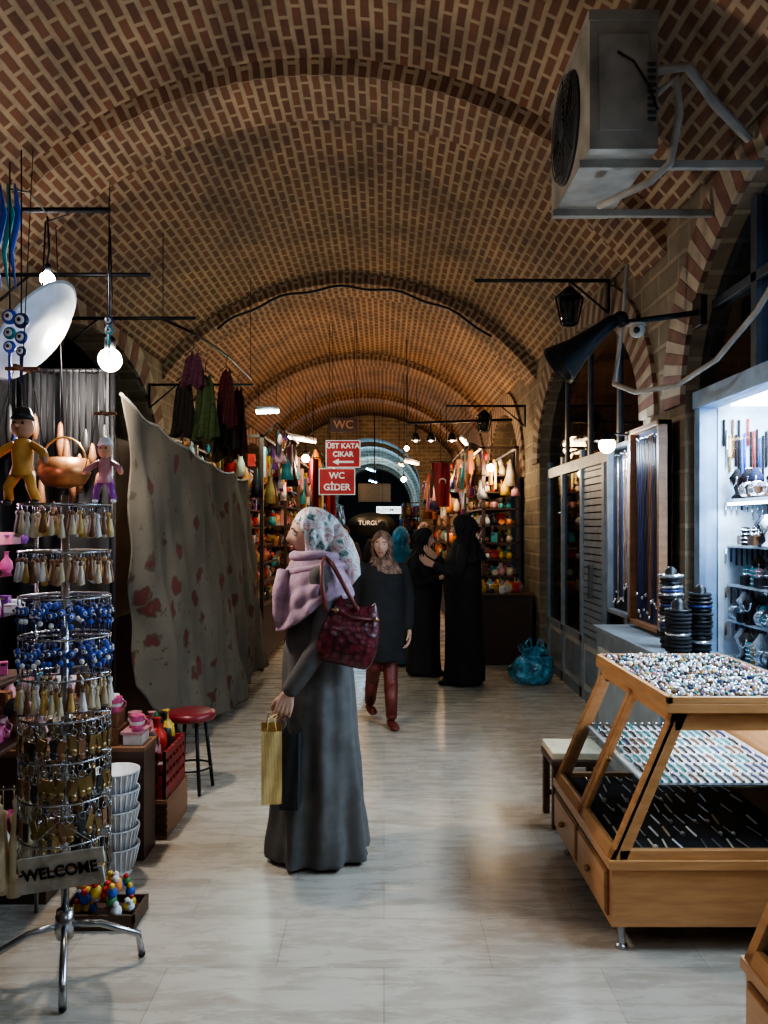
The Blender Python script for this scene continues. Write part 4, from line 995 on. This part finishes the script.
b.tube([(.27,.015,1.19),(.262,-.0,1.30),(.225,.0,1.395),(.15,.02,1.43),(.19,.05,1.40),(.255,.10,1.30),(.265,.16,1.19)],.010,BURG,8)
objs.append(b.build('shoulder_bag'))
hp=T@Vector((.200,-.185,.735))
b=B(); x,y,z=hp
def carrier(b,cx,cy,zt,w,d,h,m,ang):
    rot=Matrix.Rotation(ang,3,'Z'); q=lambda a,c,e:Vector((cx,cy,0))+rot@Vector((a,c,0))+Vector((0,0,e))
    hw,hd=w/2,d/2; zb=zt-h
    for (a0,c0,a1,c1) in((-hw,-hd,hw,-hd),(hw,-hd,hw,hd),(hw,hd,-hw,hd),(-hw,hd,-hw,-hd)):
        b.grid(lambda u,v:q((a0+(a1-a0)*u)*(1+.0*v),(c0+(c1-c0)*u)*(.75+.25*v)+0.003*math.sin(u*8+v*5),zt-h*v),8,6,m,False)
    b.grid(lambda u,v:q(-hw+w*u,-hd+d*v,zb),1,1,m,False)
    for s in(-1,1): b.tube([q(-hw*.5,s*hd*.75,zt-.02),q(-hw*.3,s*hd*.5,zt+.05),Vector((x,y,z+.0)),q(hw*.3,s*hd*.5,zt+.05),q(hw*.5,s*hd*.75,zt-.02)],.003,m,5)
carrier(b,x-.035,y-.03,.685,.09,.23,.31,TAN,.15)
objs.append(b.build('gold_carrier_bag'))
b=B(); carrier(b,x+.055,y+.03,.66,.08,.24,.33,BLKP,-.05); objs.append(b.build('black_carrier_bag'))
group('woman_with_headscarf',loc,objs)
def woman(name,loc,phi,H,coatm,scarfm,spec,arms,folds=(.05,1.0,6),hem=0,bulk=1,legs=None,headtilt=0,headturn=0,sh=(.16,.11),drop=.24,open_=.82,headoff=-.02):
    loc=Vector(loc); s=H/1.66; T=Matrix.Translation(loc)@Matrix.Rotation(math.radians(phi),4,'Z')@Matrix.Scale(s,4)
    objs=[]; b=B(T); b.rings(robe_rings(spec,folds,64),coatm)
    for sg,ch in arms:
        pts=[Vector(p) for p in ch]; b.chain(pts,[.062,.056,.05,.044][:len(pts)],coatm,12)
    objs.append(b.build('coat',remesh=.013,smooth_it=3))
    for sg,ch in arms:
        p=Vector(ch[-1]); d=(p-Vector(ch[-2])).normalized(); objs.append(hand(T@align(p+d*.035,d,fwd=Vector((0,-1,.01)) if abs(d.y)<.9 else Vector((-sg*1.0,0,.5))),sg,.5))
    HM=T@Matrix.Translation((0,headoff,1.535))@Matrix.Rotation(math.radians(headturn),4,'Z')@Matrix.Rotation(math.radians(headtilt),4,'X')
    objs.append(head(HM)); objs.append(scarf(HM,scarfm,drop,sh,open_=open_,bulk=bulk))
    if legs:
        b=B(T)
        for ch,rr in legs[0]: b.chain([Vector(p) for p in ch],rr,legs[1],14)
        objs.append(b.build('trousers',remesh=.011,smooth_it=2))
        b=B(T)
        for (x,y,up,kn) in legs[2]:
            b.chain([Vector((x,y+.01,.10+up)),kn],[.048,.060],legs[3],14); shoe(b,x,y,legs[3],1,up)
        objs.append(b.build('boots'))
    else:
        b=B(T); shoe(b,.08,-.10,BLK,.9); shoe(b,-.08,-.06,BLK,.9); objs.append(b.build('shoes'))
    return group(name,loc,objs)
CH=[(.03,0,.01,.21,.20),(.3,0,.01,.2,.185),(.7,0,.0,.205,.18),(1.0,0,-.01,.22,.19),(1.2,0,-.01,.225,.18),(1.34,0,0,.19,.13),(1.41,0,0,.11,.10),(1.45,0,0,.06,.06)]
WK=[(.55,0,0,.22,.17),(.75,0,0,.225,.175),(.98,0,0,.215,.165),(1.12,0,-.01,.19,.15),(1.26,0,-.01,.20,.145),(1.34,0,0,.18,.12),(1.40,0,.01,.11,.08),(1.45,0,.01,.055,.055)]
DN=[(1,[(.18,0,1.33),(.23,.0,1.18),(.24,-.02,1.06),(.23,-.05,.85)]),(-1,[(-.18,0,1.33),(-.23,0,1.18),(-.24,-.02,1.06),(-.23,-.03,.85)])]
LG=([([(.075,0,.75),(.07,-.02,.5),(.06,.0,.35)],[.095,.068,.058]),([(-.075,0,.75),(-.07,-.02,.5),(-.06,.02,.36)],[.095,.068,.058])],BLKP,[(.06,0,0,Vector((.06,0,.36))),(-.06,0,0,Vector((-.06,.02,.36)))],BLK)
woman('walking_woman',(-.02,6.45,0),12,1.55,BLKP,SCARFB,WK,[(1,[(.18,0,1.33),(.235,.02,1.17),(.245,.0,1.06),(.23,-.06,.84)]),(-1,[(-.18,0,1.33),(-.235,.02,1.17),(-.25,.02,1.06),(-.24,.05,.84)])],headturn=-20,
 legs=([([(.075,0,.75),(.07,-.04,.5),(.06,-.10,.35)],[.095,.068,.058]),([(-.075,0,.75),(-.07,-.02,.5),(-.06,.10,.36)],[.095,.068,.058])],BURG,
 [(.055,-.16,0,Vector((.062,-.10,.36))),(-.055,.22,.05,Vector((-.062,.09,.38)))],BURG))
woman('woman_in_black_chador',(.43,8.55,0),60,1.57,BLKP,BLKP,CH,[(1,[(.18,0,1.33),(.23,-.02,1.18),(.22,-.08,1.05),(.12,-.24,1.14)]),(-1,[(-.18,0,1.33),(-.23,0,1.18),(-.23,-.06,1.05),(-.14,-.22,1.10)])],bulk=1.12,sh=(.23,.17),drop=.33,headtilt=8,open_=.7)
woman('woman_in_black_chador',(.80,8.05,0),-95,1.70,BLKP,BLKP,CH,[(1,[(.18,0,1.33),(.23,-.02,1.18),(.22,-.06,1.06),(.14,-.26,1.16)]),(-1,[(-.18,0,1.33),(-.23,0,1.18),(-.23,-.06,1.06),(-.10,-.25,1.22)])],bulk=1.12,sh=(.24,.17),drop=.35,headtilt=10,open_=.7)
LB=mat('light_blue_scarf',(.06,.26,.42),.7)
woman('woman_with_blue_scarf',(.19,9.2,0),150,1.58,mat('teal_coat',(.02,.12,.20),.9),LB,CH,DN)
woman('shopper_in_dark_coat',(-.62,12.4,0),10,1.60,mat('brown_coat',(.03,.02,.018),.9),BLKP,WK,DN,legs=LG)
woman('shopper_in_black_coat',(-.02,11.4,0),175,1.66,BLKP,BLKP,WK,DN,legs=LG)
woman('shopper_in_grey_coat',(.62,12.3,0),-70,1.64,mat('grey_coat',(.04,.04,.045),.9),SCARFB,WK,DN,legs=LG)
woman('shopper_in_red_headscarf',(-.1,15.2,0),20,1.62,BLKP,mat('rust_scarf',(.25,.06,.03),.8),WK,DN,legs=LG)
# ------------------------------------------------------------ world & camera
w=bpy.data.worlds.new('world'); SC.world=w; w.use_nodes=True; bg=w.node_tree.nodes['Background']; bg.inputs[0].default_value=(.25,.35,.5,1); bg.inputs[1].default_value=.03
SC.view_settings.view_transform='AgX'
try: SC.view_settings.look='AgX - Medium High Contrast'
except Exception: pass
cam=bpy.data.cameras.new('camera'); co=bpy.data.objects.new('camera',cam); SC.collection.objects.link(co)
cam.sensor_fit='VERTICAL'; cam.sensor_height=36; cam.lens=36*800/1024; cam.shift_y=14/1024
co.location=(0,0,1.59); co.rotation_euler=(pi/2,0,0); cam.clip_start=.05; SC.camera=co
